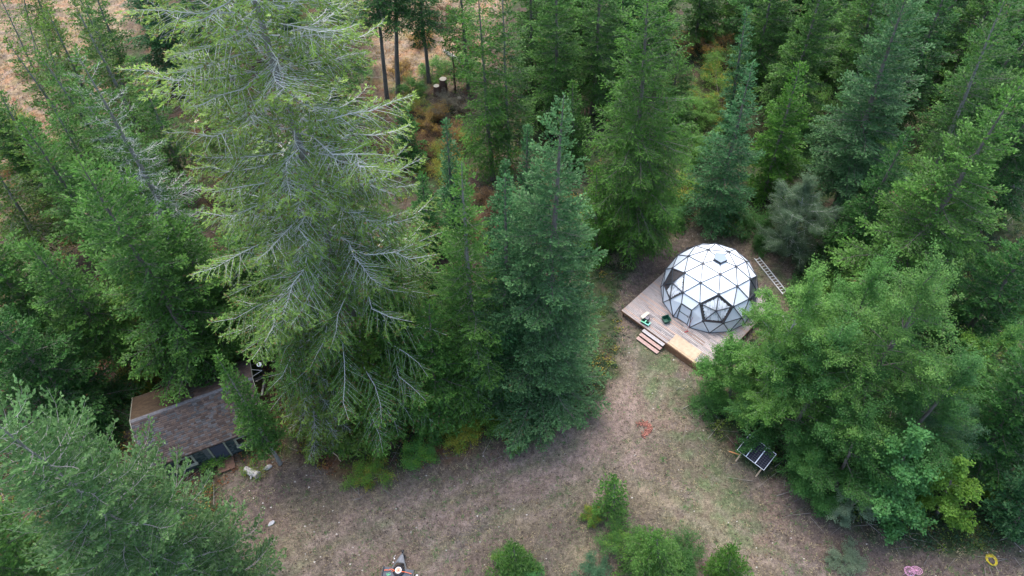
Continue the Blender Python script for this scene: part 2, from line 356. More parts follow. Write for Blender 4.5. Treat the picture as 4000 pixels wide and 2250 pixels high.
def conifer(name, label, base, Ht, Rad, lean=0, pal='fir', nb=150, cb=.06, prof=.85, dens=1., droop=.25, upt=.12, seed=1, limb=None, bare=0.,
            tuft=(.20, .085), trunk_r=None, cat='tree', group=None, twsp=.2, hang=.15, maxtw=1.3, tipel=.75, gaps=.22, top_round=0, inner=.1, gsc=1., barkm=None, fine=1., wood=1., wig=.015, barefade=0, asymk=1.):
    rng = np.random.default_rng(seed)
    root = thing(name, label, cat, (base[0], base[1], gz(base)), 0, group)
    ctr, rad = trunk_mesh(Ht, trunk_r or (.012*Ht+.03), lean, rng, barkm or M_bark, root)
    limbm = limb or M_bark
    c0, c1 = map(np.array, GREEN[pal]); Rad *= 1.18; prof *= 1.22; tuft = (tuft[0]*1.25/fine, tuft[1]*1.5/fine); twsp *= .82; dens *= fine**1.35
    KV, KC = [], []; TA, TB, RA, RB = [], [], [], []
    t = cb+(1-cb)*(1-(1-(np.arange(nb)+rng.random(nb))/nb)**.9)*.985
    az = np.arange(nb)*2.399+rng.normal(size=nb)*.35
    gapn = rng.random(8)*10; asy = rng.uniform(.08, .24)*asymk
    for i in range(nb):
        ti = t[i]; q = (ti-cb)/(1-cb)
        L = Rad*((1-q)**prof*(1-.35*math.exp(-q*14))+.03+top_round*math.sqrt(max(q*(1-q), 0)))*rng.uniform(.62, 1.18)*(1+asy*math.sin(az[i]+gapn[2])+.14*asymk*math.sin(ti*11+gapn[3])*(1-q))
        if gaps and math.sin(az[i]*1.0+gapn[0])+math.sin(ti*40+gapn[1])+rng.normal()*.5 < -2+gaps*2.2: L *= rng.uniform(.3, .7)
        L = max(L, .25); bare_q = bare*(float(smooth01(q*2.2-.5)) if barefade else 1)
        z0 = ti*Ht; P0 = ctr(np.array([z0]))[0]
        e = tipel*q**1.3-.05+rng.normal()*.07; dr = droop*(1-q*.8)
        ns = 7; s = np.linspace(0, 1, ns)
        dx, dy = math.cos(az[i]), math.sin(az[i]); bend = rng.normal()*.12
        hx = s*L; hz = L*(e*s-dr*s**2+upt*s**3.5)
        lat = bend*L*s**2+np.r_[0, np.cumsum(rng.normal(size=ns-1))*wig*L]
        B = P0+np.stack([dx*hx-dy*lat, dy*hx+dx*lat, hz], 1)
        br = max(.005, (.008*L+.003)*wood)
        TA.append(B[:-1]); TB.append(B[1:]); rr = br*(1-s*.85); RA.append(rr[:-1]); RB.append(rr[1:])
        # twigs
        s0 = inner*.5+.06*(L/Rad)
        m = max(3, int(L*(1-s0)/twsp))
        st = s0+(1-s0)*(np.arange(m)+rng.random(m)*.7)/m
        st = np.repeat(st, 2); sd = np.tile([1., -1.], m)
        n = len(st)
        Pb = np.stack([np.interp(st, s, B[:, k]) for k in range(3)], 1)
        T = np.stack([np.interp(np.clip(st+.08, 0, 1), s, B[:, k])-np.interp(np.clip(st-.08, 0, 1), s, B[:, k]) for k in range(3)], 1)
        T /= np.linalg.norm(T, axis=1)[:, None]+1e-9
        an = sd*(R(58)-st*R(18)+rng.normal(size=n)*.22)
        ca, sa = np.cos(an), np.sin(an)
        D = np.stack([T[:, 0]*ca-T[:, 1]*sa, T[:, 0]*sa+T[:, 1]*ca, T[:, 2]-hang*(.4+rng.random(n))], 1); D /= np.linalg.norm(D, axis=1)[:, None]
        tl = np.clip(np.minimum((1-st)*L*.62+.16+.05*L**.5, st*L*.8+.12), .1, maxtw)*rng.uniform(.6, 1.15, n)
        # droop along twig as a bend
        Pe = Pb+D*tl[:, None]; Pe[:, 2] -= hang*.5*tl
        if bare_q > .15 or L > 1.2:
            keep = tl > (.25 if bare_q > .15 else .65)
            mid = (Pb+Pe)/2; mid[:, 2] += .04*tl
            r1 = .0035+.0045*tl*(1.6 if bare_q > .15 else .8)
            TA += [Pb[keep], mid[keep]]; TB += [mid[keep], Pe[keep]]; RA += [r1[keep], r1[keep]*.75]; RB += [r1[keep]*.75, r1[keep]*.35]
            if bare_q > .15:   # side twiglets of bare lichen-covered wood
                kk = np.where(keep)[0]
                for f in (.35, .6, .8):
                    q0 = Pb[kk]+(Pe[kk]-Pb[kk])*f; dd = (Pe[kk]-Pb[kk]); dd = dd+np.cross(dd, [0, 0, 1])*rng.choice([-.8, .8], len(kk))[:, None]
                    TA.append(q0); TB.append(q0+dd*.32*rng.uniform(.5, 1.2, (len(kk), 1))); RA.append(np.full(len(kk), .005)); RB.append(np.full(len(kk), .002))
        # foliage along twigs
        sp_ = .07/dens
        cnt = np.maximum(2, (tl/sp_).astype(int)); tot = cnt.sum()
        ti_ = np.repeat(np.arange(n), cnt); off = np.arange(tot)-np.repeat(np.cumsum(cnt)-cnt, cnt)
        f = (off+rng.random(tot))/cnt[ti_]
        if bare_q > .1: f = f**.6; sel = (f > bare_q*.4) & (rng.random(tot) > bare_q*.2)
        else: sel = np.ones(tot, bool)
        ti_ = ti_[sel]; f = f[sel]; nn = len(f)
        Q = Pb[ti_]+(Pe[ti_]-Pb[ti_])*f[:, None]
        a2 = rng.choice([-1., 1.], nn)*rng.uniform(.15, .95, nn)
        d0 = D[ti_]; c2, s2 = np.cos(a2), np.sin(a2)
        d = np.stack([d0[:, 0]*c2-d0[:, 1]*s2, d0[:, 0]*s2+d0[:, 1]*c2, d0[:, 2]+rng.normal(size=nn)*.28+.10], 1); d /= np.linalg.norm(d, axis=1)[:, None]
        V, _ = kites(Q, d, tuft[0]*rng.uniform(.55, 1.25, nn), tuft[1]*rng.uniform(.7, 1.2, nn), rng, flat=.7)
        young = np.clip(f*.55+.45*st[ti_]**2+rng.normal(size=nn)*.22-.15, 0, 1)
        bn = rng.random(n)[ti_]
        k0, k1 = c0, c1
        if barefade:
            m_ = float(smooth01(q*1.8-.1)); f0, f1 = map(np.array, GREEN['fir']); k0 = f0*(1-m_)+c0*m_; k1 = f1*1.15*(1-m_)+c1*m_
        col = k0+(k1-k0)*young[:, None]
        col = col*(.72+.5*bn[:, None])*(.85+.3*rng.random()) 
        if rng.random() < .06 or pal in ('pale', 'olive'):
            br_ = rng.random(nn) < (.10 if pal in ('pale',) else .05); col[br_] = np.array([.16, .12, .045])
        KV.append(V); KC.append(np.repeat(col, 4, 0))
        # end-of-branch tufts
    # leader
    nl = 26; zt = Ht*(1-.09*rng.random(nl)**1.5); Pl = ctr(zt)
    a = rng.random(nl)*2*PI; d = np.stack([np.cos(a)*.7, np.sin(a)*.7, np.full(nl, .75)], 1); d /= np.linalg.norm(d, axis=1)[:, None]
    V, _ = kites(Pl, d, tuft[0]*1.2, tuft[1], rng); KV.append(V); KC.append(np.repeat(np.tile(c1, (nl, 1)), 4, 0))
    V = np.concatenate(KV); npmesh('crown', V, np.arange(len(V)).reshape(-1, 4), M_leaf, root, col=np.clip(np.concatenate(KC)*gsc, 0, 1))
    V, Fc = tubes(np.concatenate(TA), np.concatenate(TB), np.concatenate(RA), np.concatenate(RB))
    npmesh('limbs', V, Fc, limbm, root)
    return root
LEAFC = dict(green=((.052, .165, .03), (.11, .26, .055)), deep=((.038, .135, .03), (.085, .215, .05)), lime=((.10, .24, .03), (.17, .31, .045)), birch=((.075, .20, .035), (.145, .29, .06)),
             yellow=((.20, .23, .03), (.32, .29, .04)), orange=((.24, .15, .035), (.32, .22, .05)), willow=((.06, .115, .058), (.11, .17, .095)), maple=((.06, .20, .05), (.11, .29, .08)),
             rust=((.13, .075, .04), (.19, .115, .05)), greypale=((.14, .22, .13), (.22, .29, .18)), bluegreen=((.055, .16, .075), (.11, .23, .11)))
def broadleaf(name, label, base, Ht, Rad, lean=0, pal='green', seed=1, leaves=30000, leaf=.11, cb=.2, trunkm=None, stems=1, clump=.55, nl=26, cat='tree', group=None, squash=1., limb=None, fil=.5, mixpal=None, trunk_r=None, spread=.7):
    rng = np.random.default_rng(seed)
    root = thing(name, label, cat, (base[0], base[1], gz(base)), 0, group)
    leaves = int(leaves*1.75); leaf *= .78; clump *= 1.12
    ctr, rad = trunk_mesh(Ht*.93, trunk_r or (.010*Ht+.02), lean, rng, trunkm or M_bark, root, wob=.05)
    TA, TB, RA, RB = [], [], [], []; SA = []; SB = []; SW = []
    for i in range(nl):
        q = (i+rng.random())/nl; z0 = Ht*(cb*.6+(.86-cb*.6)*q)
        P0 = ctr(np.array([z0]))[0]; az = i*2.399+rng.normal()*.4
        env = math.sin(PI*min(1, (q*.85+.17)))**.7
        L = Rad*env*rng.uniform(.55, 1.2)
        el = .15+.75*q+rng.normal()*.12
        s = np.linspace(0, 1, 7); lat = rng.normal()*.18*L*s**2
        B = P0+np.stack([math.cos(az)*L*s-math.sin(az)*lat, math.sin(az)*L*s+math.cos(az)*lat, L*(el*s-.25*s**2*(1-q))*squash], 1)
        TA.append(B[:-1]); TB.append(B[1:]); r = (.012*L+.006)*(1-.8*s); RA.append(r[:-1]); RB.append(r[1:])
        for j in range(int(6+L*6)):
            f = rng.uniform(.15, 1)**.8; Pb = np.array([np.interp(f, s, B[:, k]) for k in range(3)])
            a = az+rng.normal()*.85; l = L*rng.uniform(.18, .5)*(1.2-f*.5)+.15
            e = rng.normal()*.4+.15
            Pe = Pb+np.array([math.cos(a)*l, math.sin(a)*l, e*l])
            TA.append(Pb[None]); TB.append(Pe[None]); RA.append([.004+.006*l]); RB.append([.003])
            SA.append(Pb); SB.append(Pb+(Pe-Pb)*1.15-np.array([0, 0, .12*l])); SW.append((l+.15)*rng.uniform(.5, 1.5))
    for k in range(int(nl*.8)):
        zz = Ht*rng.uniform(.72, .93); p = ctr(np.array([zz]))[0]; a = rng.random()*6.28; l = Rad*rng.uniform(.08, .28)
        SA.append(p); SB.append(p+np.array([math.cos(a)*l, math.sin(a)*l, l*1.1+Ht*.04])); SW.append(l+.15)
    SA = np.array(SA); SB = np.array(SB); SW = np.array(SW); m = len(SA)
    ci = rng.choice(m, leaves, p=SW/SW.sum()); u = rng.random((leaves, 1))**.8
    P = SA[ci]+(SB[ci]-SA[ci])*u+rng.normal(size=(leaves, 3))*clump*np.array([.27, .27, .17])*rng.uniform(.5, 1.25, (m, 1))[ci]
    ok = P[:, 2] > .05; P = P[ok]; ci = ci[ok]; n = len(P)
    az = rng.random(n)*2*PI; D = np.stack([np.cos(az), np.sin(az), rng.normal(size=n)*.45-.12], 1); D /= np.linalg.norm(D, axis=1)[:, None]
    V, Fc = kites(P, D, leaf*rng.uniform(.7, 1.3, n), leaf*.8*rng.uniform(.7, 1.2, n), rng, flat=.55)
    c0, c1 = map(np.array, LEAFC[pal]); cl = rng.random(m)[ci][:, None]
    col = c0+(c1-c0)*np.clip(cl*.65+rng.random((n, 1))*.5-.05, 0, 1)
    if mixpal:
        k2 = (rng.random(m) < .3)[ci]; c2 = np.array(LEAFC[mixpal][0]); c3 = np.array(LEAFC[mixpal][1])
        col[k2] = (c2+(c3-c2)*rng.random((n, 1)))[k2]
    col *= (.8+.4*rng.random((n, 1)))
    npmesh('crown', V, Fc, M_leaf, root, col=np.repeat(col, 4, 0))
    V, Fc = tubes(np.concatenate(TA), np.concatenate(TB), np.concatenate(RA), np.concatenate(RB))
    npmesh('limbs', V, Fc, limb or trunkm or M_bark, root)
    return root
# ---------------------------------------------------------------- the dome on its deck
DZ = .75                                   # deck top
DC = Vector((16.69, 37.42, 0)); RD = 4.0; A0 = -97.09
def dome_geo():
    phi = (1+5**.5)/2; V = []
    for a in (-1, 1):
        for b in (-phi, phi): V += [(0, a, b), (a, b, 0), (b, 0, a)]
    V = np.array(V, float); V /= np.linalg.norm(V[0])
    z = V[np.argmax(V[:, 2])]; q = Vector(z).rotation_difference(Vector((0, 0, 1))); Mx = np.array(q.to_matrix()); V = V@Mx.T
    r = V[(V[:, 2] > .3) & (V[:, 2] < .6)][0]; a = -math.atan2(r[1], r[0]); c, s = math.cos(a), math.sin(a)
    V = V@np.array([[c, -s, 0], [s, c, 0], [0, 0, 1]]).T
    import itertools
    fs = [f for f in itertools.combinations(range(12), 3) if all(abs(np.linalg.norm(V[f[i]]-V[f[j]])-1.0515) < .01 for i, j in ((0, 1), (1, 2), (0, 2)))]
    P = []; idx = {}; T = []
    def vid(p):
        p = p/np.linalg.norm(p); k = tuple(np.round(p, 3)+0.)
        if k not in idx: idx[k] = len(P); P.append(p)
        return idx[k]
    for f in fs:
        A, B, Cc = V[list(f)]
        g = {(i, j): vid(A*i+B*j+Cc*(3-i-j)) for i in range(4) for j in range(4-i)}
        for i in range(3):
            for j in range(3-i):
                T.append((g[i, j], g[i+1, j], g[i, j+1]))
                if i+j < 2: T.append((g[i+1, j], g[i+1, j+1], g[i, j+1]))
    return np.array(P), T
DP, DT = dome_geo()
pol = np.degrees(np.arccos(np.clip(DP[:, 2], -1, 1))); daz = np.degrees(np.arctan2(DP[:, 1], DP[:, 0]))
W = DP.copy(); W[(pol > 95), 2] = -.18
ra = np.radians(A0); cc, ss = math.cos(ra), math.sin(ra)
DW = np.stack([DC.x+RD*(W[:, 0]*cc-W[:, 1]*ss), DC.y+RD*(W[:, 0]*ss+W[:, 1]*cc), DZ+.72+RD*W[:, 2]], 1)
def find(p, a):      # a: azimuth towards the left of the front window
    d = np.abs(pol-p)+np.abs((daz+a+180) % 360-180); return int(np.argmin(d))
faces = [f for f in DT if all(pol[i] < 102 for i in f)]
dome = thing('geodesic_dome', 'white panelled geodesic dome with dark struts standing on the wooden deck', 'dome', (DC.x, DC.y, DZ))
OFF = Vector((DC.x, DC.y, DZ))
def L3(p): return Vector(p)-OFF
sphere_c = Vector((0, 0, .72))
vdoor = find(79.19, 36); wincent = {find(63.43, 0): 'front', find(63.43, 72): 'left', find(63.43, -72): 'right', find(63.43, 144): 'back'}
door_faces = [f for f in faces if vdoor in f]
extra_left = []
win_faces = {k: [f for f in faces if k in f] for k in wincent}
allwin = {f for k in win_faces for f in win_faces[k]}
def panel(poly, m=M_panel, name='panel', th=.035, inset=.03, off=0.0):
    P = [L3(DW[i]) if isinstance(i, (int, np.integer)) else Vector(i) for i in poly]
    c = sum(P, Vector())/len(P); n = (P[1]-P[0]).cross(P[2]-P[0]).normalized()
    if n.dot(c-sphere_c) < 0: n = -n
    Q = [p+(c-p).normalized()*inset+n*off for p in P]
    return MB().prism(Q, -n*th).build(name, m, dome)
# door niche
ad = R(A0-36); dv = Vector((math.cos(ad), math.sin(ad), 0)); du = Vector((-dv.y, dv.x, 0))      # du points towards the left seen from outside
rdoor = 3.74; hw = .5; hz = 2.0
du = du if (DW[find(59.01, 49.6)][0]-DW[find(59.01, 22.4)][0])*du.x+(DW[find(59.01, 49.6)][1]-DW[find(59.01, 22.4)][1])*du.y > 0 else -du
dTL = dv*rdoor+du*hw+Vector((0, 0, hz)); dTR = dv*rdoor-du*hw+Vector((0, 0, hz)); dBL = dv*rdoor+du*hw; dBR = dv*rdoor-du*hw
hL, hR = L3(DW[find(59.01, 49.6)]), L3(DW[find(59.01, 22.4)])
mL, mR = L3(DW[find(80.12, 60.2)]), L3(DW[find(80.12, 11.8)])
bL, bR = L3(DW[find(99.88, 47.8)]), L3(DW[find(99.88, 24.2)])
edges = set()
for f in faces:
    if f in door_faces or (find(99.88, 47.8) in f and find(99.88, 24.2) in f): continue
    for a, b in ((0, 1), (1, 2), (2, 0)): edges.add(tuple(sorted((f[a], f[b]))))
    if f in allwin: continue
    panel(f)
niche = [([hL, hR, dTR, dTL]), ([hL, mL, bL, dTL]), ([hR, mR, bR, dTR]), ]
for q in niche: panel(q, inset=.03)
panel([dTL, bL, dBL]); panel([dTR, bR, dBR])
fr = MB(); nseg = 0
def strut(a, b, wdt=.058, dep=.06, o=.015):
    a = Vector(a); b = Vector(b); n = ((a+b)/2-sphere_c).normalized()
    fr.beam(a+n*o, b+n*o, wdt, dep, up=n)
for a, b in edges: strut(L3(DW[a]), L3(DW[b]))
for a, b in ((hL, dTL), (hR, dTR), (dTL, dTR), (hL, mL), (hR, mR), (mL, bL), (mR, bR), (dTL, dBL), (dTR, dBR), (dBL, bL), (dBR, bR), (dTL, bL), (dTR, bR)): strut(a, b, .065, .06)
fr.build('frame', M_strut, dome)
used = {i for e in edges for i in e}
for i in used:
    p = L3(DW[i]); n = (p-sphere_c).normalized()
    if pol[i] < 5: continue
    MB().cyl(p-n*.02, p+n*.055, .115 if pol[i] < 95 else .08, n=10).cyl(p+n*.05, p+n*.075, .035, n=6).build('hub', M_strut, dome)
# door leaf
door = MB().box((0, 0, 0), (.035, 2*hw-.06, hz-.05), Matrix.Translation(dv*(rdoor-.02)+Vector((0, 0, hz/2))) @ Matrix.Rotation(ad, 4, 'Z')).build('door', M_panel, dome)
def onD(y, z, x=0): return dv*(rdoor+x)+du*y+Vector((0, 0, z))
MB().beam(onD(-hw+.03, 1.0, .02), onD(hw-.03, 1.0, .02), .05, .03).beam(onD(-hw+.03, .04, .02), onD(hw-.03, .04, .02), .05, .03).beam(onD(-hw+.03, hz-.06, .02), onD(hw-.03, hz-.06, .02), .05, .03).build('door_frame', M_strut, door)
MB().tube([onD(-hw+.14, .95, .03), onD(-hw+.14, .95, .1), onD(-hw+.14, 1.15, .1), onD(-hw+.14, 1.15, .03)], .02, 6).build('handle', M_black, door)
# windows
for k, side in wincent.items():
    kc = L3(DW[k]); n = (kc-sphere_c).normalized()
    win = None
    ring = [L3(DW[i]) for f in win_faces[k] for i in f if i != k]
    ring = sorted({tuple(round(c, 4) for c in p) for p in ring}, key=lambda p: math.atan2((Vector(p)-kc).dot(n.cross(Vector((0, 0, 1)))), (Vector(p)-kc).z))
    ring = [Vector(p) for p in ring]
    b = MB(); 
    for i in range(5):
        a_, c_ = ring[i-1], ring[i]; c0 = (a_+c_+kc)/3
        b.prism([p+(c0-p)*.03-n*.03 for p in (a_, c_, kc)], -n*.01)
    win = b.build('window', M_glass, dome)
    b = MB()
    for i in range(5):
        b.beam(ring[i-1]-n*.06, ring[i]-n*.06, .11, .05, up=n)
    b.build('window_frame', M_darkwood, win)
    # curtain film: a wrinkled sheet hung behind the pane
    if side in ('front', 'left'):
        tris = range(5)
        m = 14; VV = []; FF = []
        rng = np.random.default_rng(5)
        t1 = n.cross(Vector((0, 0, 1))).normalized(); t2 = t1.cross(n)
        q = [((p-kc).dot(t1), (p-kc).dot(t2)) for p in ring]
        def inside(u, v):
            r_ = False
            for i in range(5):
                (ax, ay), (bx, by) = q[i-1], q[i]
                if (ay > v) != (by > v) and u < ax+(v-ay)*(bx-ax)/(by-ay): r_ = not r_
            return r_
        g = 34; sz = 1.45; ids = {}
        for i in range(g+1):
            for j in range(g+1):
                u = -sz+2*sz*i/g; v = -sz+2*sz*j/g
                s_ = .86 if side == 'front' else .93
                ok = inside(u/s_, v/s_) or inside(u/(s_*.97), v/(s_*.97))
                if side == 'left' and u > .1: ok = False
                if not ok: continue
                w_ = .05*math.sin(u*19+math.sin(v*3)*1.5)*(.5+.5*abs(u))+.035*math.sin(u*41+v*8)+.02*rng.normal()
                ids[i, j] = len(VV); VV.append(kc+t1*u+t2*v-n*(.10+.13*(u*u+v*v))+n*w_*.6)
        for (i, j) in list(ids):
            if all(k2 in ids for k2 in ((i+1, j), (i, j+1), (i+1, j+1))): FF.append((ids[i, j], ids[i+1, j], ids[i+1, j+1], ids[i, j+1]))
        npmesh('curtain', np.array([tuple(v) for v in VV]), np.array(FF), M_film, win, smooth=True)
# inner floor seen through the openings
MB().cyl((0, 0, .01), (0, 0, .05), 3.75, n=30).build('inner_floor', M_darkwood, dome)
MB().box((-1.9, .6, .3), (.9, 1.9, .4), bev=.05).build('bed', M_dark, dome)
# roof vent
top = Vector((0, 0, .72+RD)); rv = .56
vp = [Vector((rv*math.cos(ra+i*2*PI/5), rv*math.sin(ra+i*2*PI/5), 0)) for i in range(5)]
vent = MB().prism([top+p+Vector((0, 0, .20)) for p in vp], (0, 0, .035)).build('roof_vent', mat('vent_lid', (.22, .27, .33), .45), dome)
b = MB(); 
for i in range(5):
    a_, c_ = vp[i-1], vp[i]
    for z in (-.05, .16): b.beam(top+a_*.95+Vector((0, 0, z)), top+c_*.95+Vector((0, 0, z)), .03, .03)
    b.beam(top+a_*.95+Vector((0, 0, -.05)), top+a_*.95+Vector((0, 0, .2)), .05, .05, up=(1, 0, 0))
    b.beam(top+a_*.95+Vector((0, 0, -.05)), top+(a_+c_)*.475+Vector((0, 0, .17)), .02, .02); b.beam(top+c_*.95+Vector((0, 0, -.05)), top+(a_+c_)*.475+Vector((0, 0, .17)), .02, .02)
b.build('vent_frame', M_strut, vent)
MB().prism([top+p*.8+Vector((0, 0, -.045)) for p in vp], (0, 0, .02)).build('vent_opening', M_dark, vent)
# ---------------------------------------------------------------- deck
ud = Vector((math.cos(R(45.4)), math.sin(R(45.4)), 0)); vd = Vector((math.sin(R(45.4)), -math.cos(R(45.4)), 0))
D0 = Vector((9.22, 35.81, 0)); LU, LV = 10.3, 8.75
deck = thing('wooden_deck', 'square weathered plank deck carrying the white dome', 'deck', D0)
rng = np.random.default_rng(3)
MBd = []; V = []; Fc = []; colr = []
bw = .142; nb_ = int(LU/bw)
def boxv(o, a, la, b, lb, z0, z1, c):
    base = len(V)
    for z in (z0, z1):
        for i, j in ((0, 0), (1, 0), (1, 1), (0, 1)):
            p = o+a*(la*i)+b*(lb*j); V.append((p.x, p.y, z)); colr.append(c)
    for q in ((0, 3, 2, 1), (4, 5, 6, 7), (0, 1, 5, 4), (1, 2, 6, 5), (2, 3, 7, 6), (3, 0, 4, 7)): Fc.append([base+k for k in q])
for i in range(nb_):
    cuts = sorted(rng.uniform(1, LV-1, rng.integers(1, 3))); y0 = 0
    for y1 in list(cuts)+[LV]:
        g = rng.uniform(.93, 1.08); tint = rng.random()
        c = np.array([.38, .315, .29])*g*(1-tint)+np.array([.345, .32, .315])*g*tint
        if rng.random() < .08: c = np.array([.42, .31, .26])*g
        boxv(ud*(i*bw)+vd*(y0+.003), ud, bw-.02, vd, y1-y0-.006, DZ-.035+rng.uniform(-.003, .003), DZ, c)
        y0 = y1
npmesh('boards', np.array(V), np.array(Fc), M_board, deck, col=np.array(colr))
b = MB()
for i in range(8): b.beam(vd*(.3+i*1.16)+Vector((0, 0, DZ-.12)), vd*(.3+i*1.16)+ud*LU+Vector((0, 0, DZ-.12)), .05, .16)
b.build('joists', M_darkwood, deck)
b = MB()
for p, q in ((Vector(), vd*LV), (vd*LV, vd*LV+ud*LU), (ud*LU, ud*LU+vd*LV), (Vector(), ud*LU)):
    z = Vector((0, 0, DZ-.13)); b.beam(p+z, q+z, .04, .18)
b.build('rim', mat('rim_boards', (.17, .09, .05), .8, noise=(4, .7, 1.3)), deck)
for i in range(5):
    for j in range(5):
        p = ud*(.15+i*(LU-.3)/4)+vd*(.15+j*(LV-.3)/4); MB().box((p.x, p.y, .2), (.12, .12, .9)).build('post', M_darkwood, deck)
# fresh plywood sheet and boards at the front edge
ply = thing('plywood_sheet', 'fresh orange plywood sheet lying on the front edge of the deck', 'board', D0+vd*4.75+Vector((0, 0, DZ+.003)))
MB().prism([ud*.18, ud*1.28, ud*1.28+vd*2.5, ud*.18+vd*2.5], (0, 0, .02)).build('sheet', M_wood, ply)
MB().prism([ud*.0-vd*.02, ud*.15-vd*.02, ud*.15+vd*3.3, vd*3.3], (0, 0, .035)).build('edge_board', mat('edge_board', (.42, .30, .19), .8, noise=(6, .8, 1.2)), ply)
sk = thing('skirt_boards', 'orange brown skirt boards closing the front of the deck right of the steps', 'boards', D0+vd*4.55-ud*.06)
for i in range(16):
    c = (.25, .12, .055)
    MB().prism([vd*(i*.262)+Vector((0, 0, .02)), vd*(i*.262+.25)+Vector((0, 0, .02)), vd*(i*.262+.25)+Vector((0, 0, DZ-.05)), vd*(i*.262)+Vector((0, 0, DZ-.05))], ud*.025).build('skirt_board', mat('skirt_wood', (.19, .10, .055), .8, noise=(5, .6, 1.3)) if i == 0 else bpy.data.materials['skirt_wood'], sk)
# steps
st = thing('deck_steps', 'three broad wooden steps leading up to the deck', 'steps', D0+vd*2.45)
Ms1 = mat('tread_wood', (.36, .25, .22), .8, noise=(6, .85, 1.15), noise2=(40, .9, 1.1)); Ms2 = mat('tread_wood_grey', (.36, .34, .34), .8, noise=(6, .85, 1.15))
for k, (o_, z) in enumerate(((-.36, .57), (-.70, .38), (-1.04, .19))):
    for h in (0, .16):
        MB().prism([ud*(o_+h)+Vector((0, 0, z)), ud*(o_+h+.15)+Vector((0, 0, z)), ud*(o_+h+.15)+vd*2.15+Vector((0, 0, z)), ud*(o_+h)+vd*2.15+Vector((0, 0, z))], (0, 0, -.035)).build('tread', Ms2 if k == 0 else Ms1, st)
for j in range(5):
    q = vd*(.06+j*.5); MB().prism([q+Vector((0, 0, .53)), q-ud*.34+Vector((0, 0, .53)), q-ud*.34+Vector((0, 0, .34)), q-ud*.68+Vector((0, 0, .34)), q-ud*.68+Vector((0, 0, .15)), q-ud*1.02+Vector((0, 0, .15)), q-ud*1.02+Vector((0, 0, -.05)), q+Vector((0, 0, -.05))], vd*.04).build('stringer', M_darkwood, st)
# things on the deck
Zd = lambda x, y, z=DZ: G((2470+x/14.488)*.64398, (1200+y/14.488)*.64398, z)
tb = Zd(1890, 800); tote = thing('storage_tote', 'dark green open plastic tote standing on the deck', 'tote', (tb.x, tb.y, DZ), R(20))
b = MB(); s0, s1, h = .24, .30, .42
for i in range(4):
    a1 = i*PI/2+PI/4; a2 = a1+PI/2; p = [Vector((math.cos(a1), math.sin(a1), 0)), Vector((math.cos(a2), math.sin(a2), 0))]
    q = [p[0]*s0*1.41, p[1]*s0*1.41, p[1]*s1*1.41+Vector((0, 0, h)), p[0]*s1*1.41+Vector((0, 0, h))]
    b.prism([x+Vector((0, 0, .005)) for x in q], -(p[0]+p[1]).normalized()*.012)
b.box((0, 0, .012), (s0*1.9, s0*1.9, .015)); b.build('tub', M_green, tote)
b = MB(); cs = [Vector((math.cos(i*PI/2+PI/4), math.sin(i*PI/2+PI/4), 0))*s1*1.44+Vector((0, 0, h)) for i in range(4)]
for i in range(4): b.beam(cs[i-1], cs[i], .03, .025)
b.build('rim', M_green, tote)
for s_ in (-1, 1): MB().box((s_*(s1+.02), 0, h-.07), (.03, .18, .03)).build('handle', M_green, tote)
p = Zd(690, 560); bm_ = thing('wood_offcut', 'pale wooden beam offcut lying across the black tool case', 'board', (p.x, p.y, DZ), R(42))
MB().box((0, -.075, .30), (.85, .14, .045), bev=.005).build('plank', mat('pale_plank', (.62, .56, .42), .7), bm_); MB().box((0, .075, .30), (.80, .14, .045), bev=.005).build('plank', bpy.data.materials['pale_plank'], bm_)
p = Zd(800, 700); tc_ = thing('tool_case', 'grey and black tool case under the pale board offcut', 'case', (p.x, p.y, DZ), R(-35))
MB().box((0, 0, .13), (.42, .36, .26), bev=.02).build('body', M_black, tc_); MB().box((0, 0, .275), (.36, .30, .03), bev=.01).build('lid', mat('case_lid', (.2, .18, .2), .6), tc_)
MB().tube([(-.1, 0, .29), (-.1, 0, .34), (.1, 0, .34), (.1, 0, .29)], .012, 6).build('handle', M_black, tc_)
for (x, y, lab, mm) in ((620, 850, 'light green battery crate nearest the black tool case', M_green2), (840, 980, 'mint green open crate at the deck edge beside the light green one', mat('mint', (.18, .52, .42), .45))):
    p = Zd(x, y); c = thing('small_crate', lab, 'crate', (p.x, p.y, DZ), R(-38), 'small green crates on the deck')
    b = MB()
    for q, d in (((0, .15, .11), (.36, .03, .2)), ((0, -.15, .11), (.36, .03, .2)), ((.17, 0, .11), (.03, .28, .2)), ((-.17, 0, .11), (.03, .28, .2)), ((0, 0, .015), (.34, .28, .02))): b.box(q, d)
    b.build('box', M_green, c)
    b = MB().box((0, -.15, .215), (.40, .09, .03)).box((.16, .03, .215), (.10, .28, .03)); b.build('lid', mm, c)
zq = lambda x, y, z=DZ: G((2400+x/2.634)*.64398, (900+y/2.634)*.64398, z)
p = zq(740, 1045); br = thing('push_broom', 'red broom with a long handle leaning against the dome beside the door', 'broom', (p.x, p.y, DZ), R(20))
MB().box((0, 0, .05), (.34, .09, .07), bev=.01).build('head', M_red, br); MB().box((0, 0, .012), (.32, .07, .02)).build('bristles', M_black, br)
q = bR+OFF-Vector((p.x, p.y, DZ)); q = Matrix.Rotation(-R(20), 3, 'Z') @ Vector((q.x, q.y, 0)); q = q.normalized()*.55
MB().tube([(0, 0, .08), (q.x, q.y, 1.45)], .017, 6).build('handle', mat('red_handle', (.32, .16, .17), .5), br)
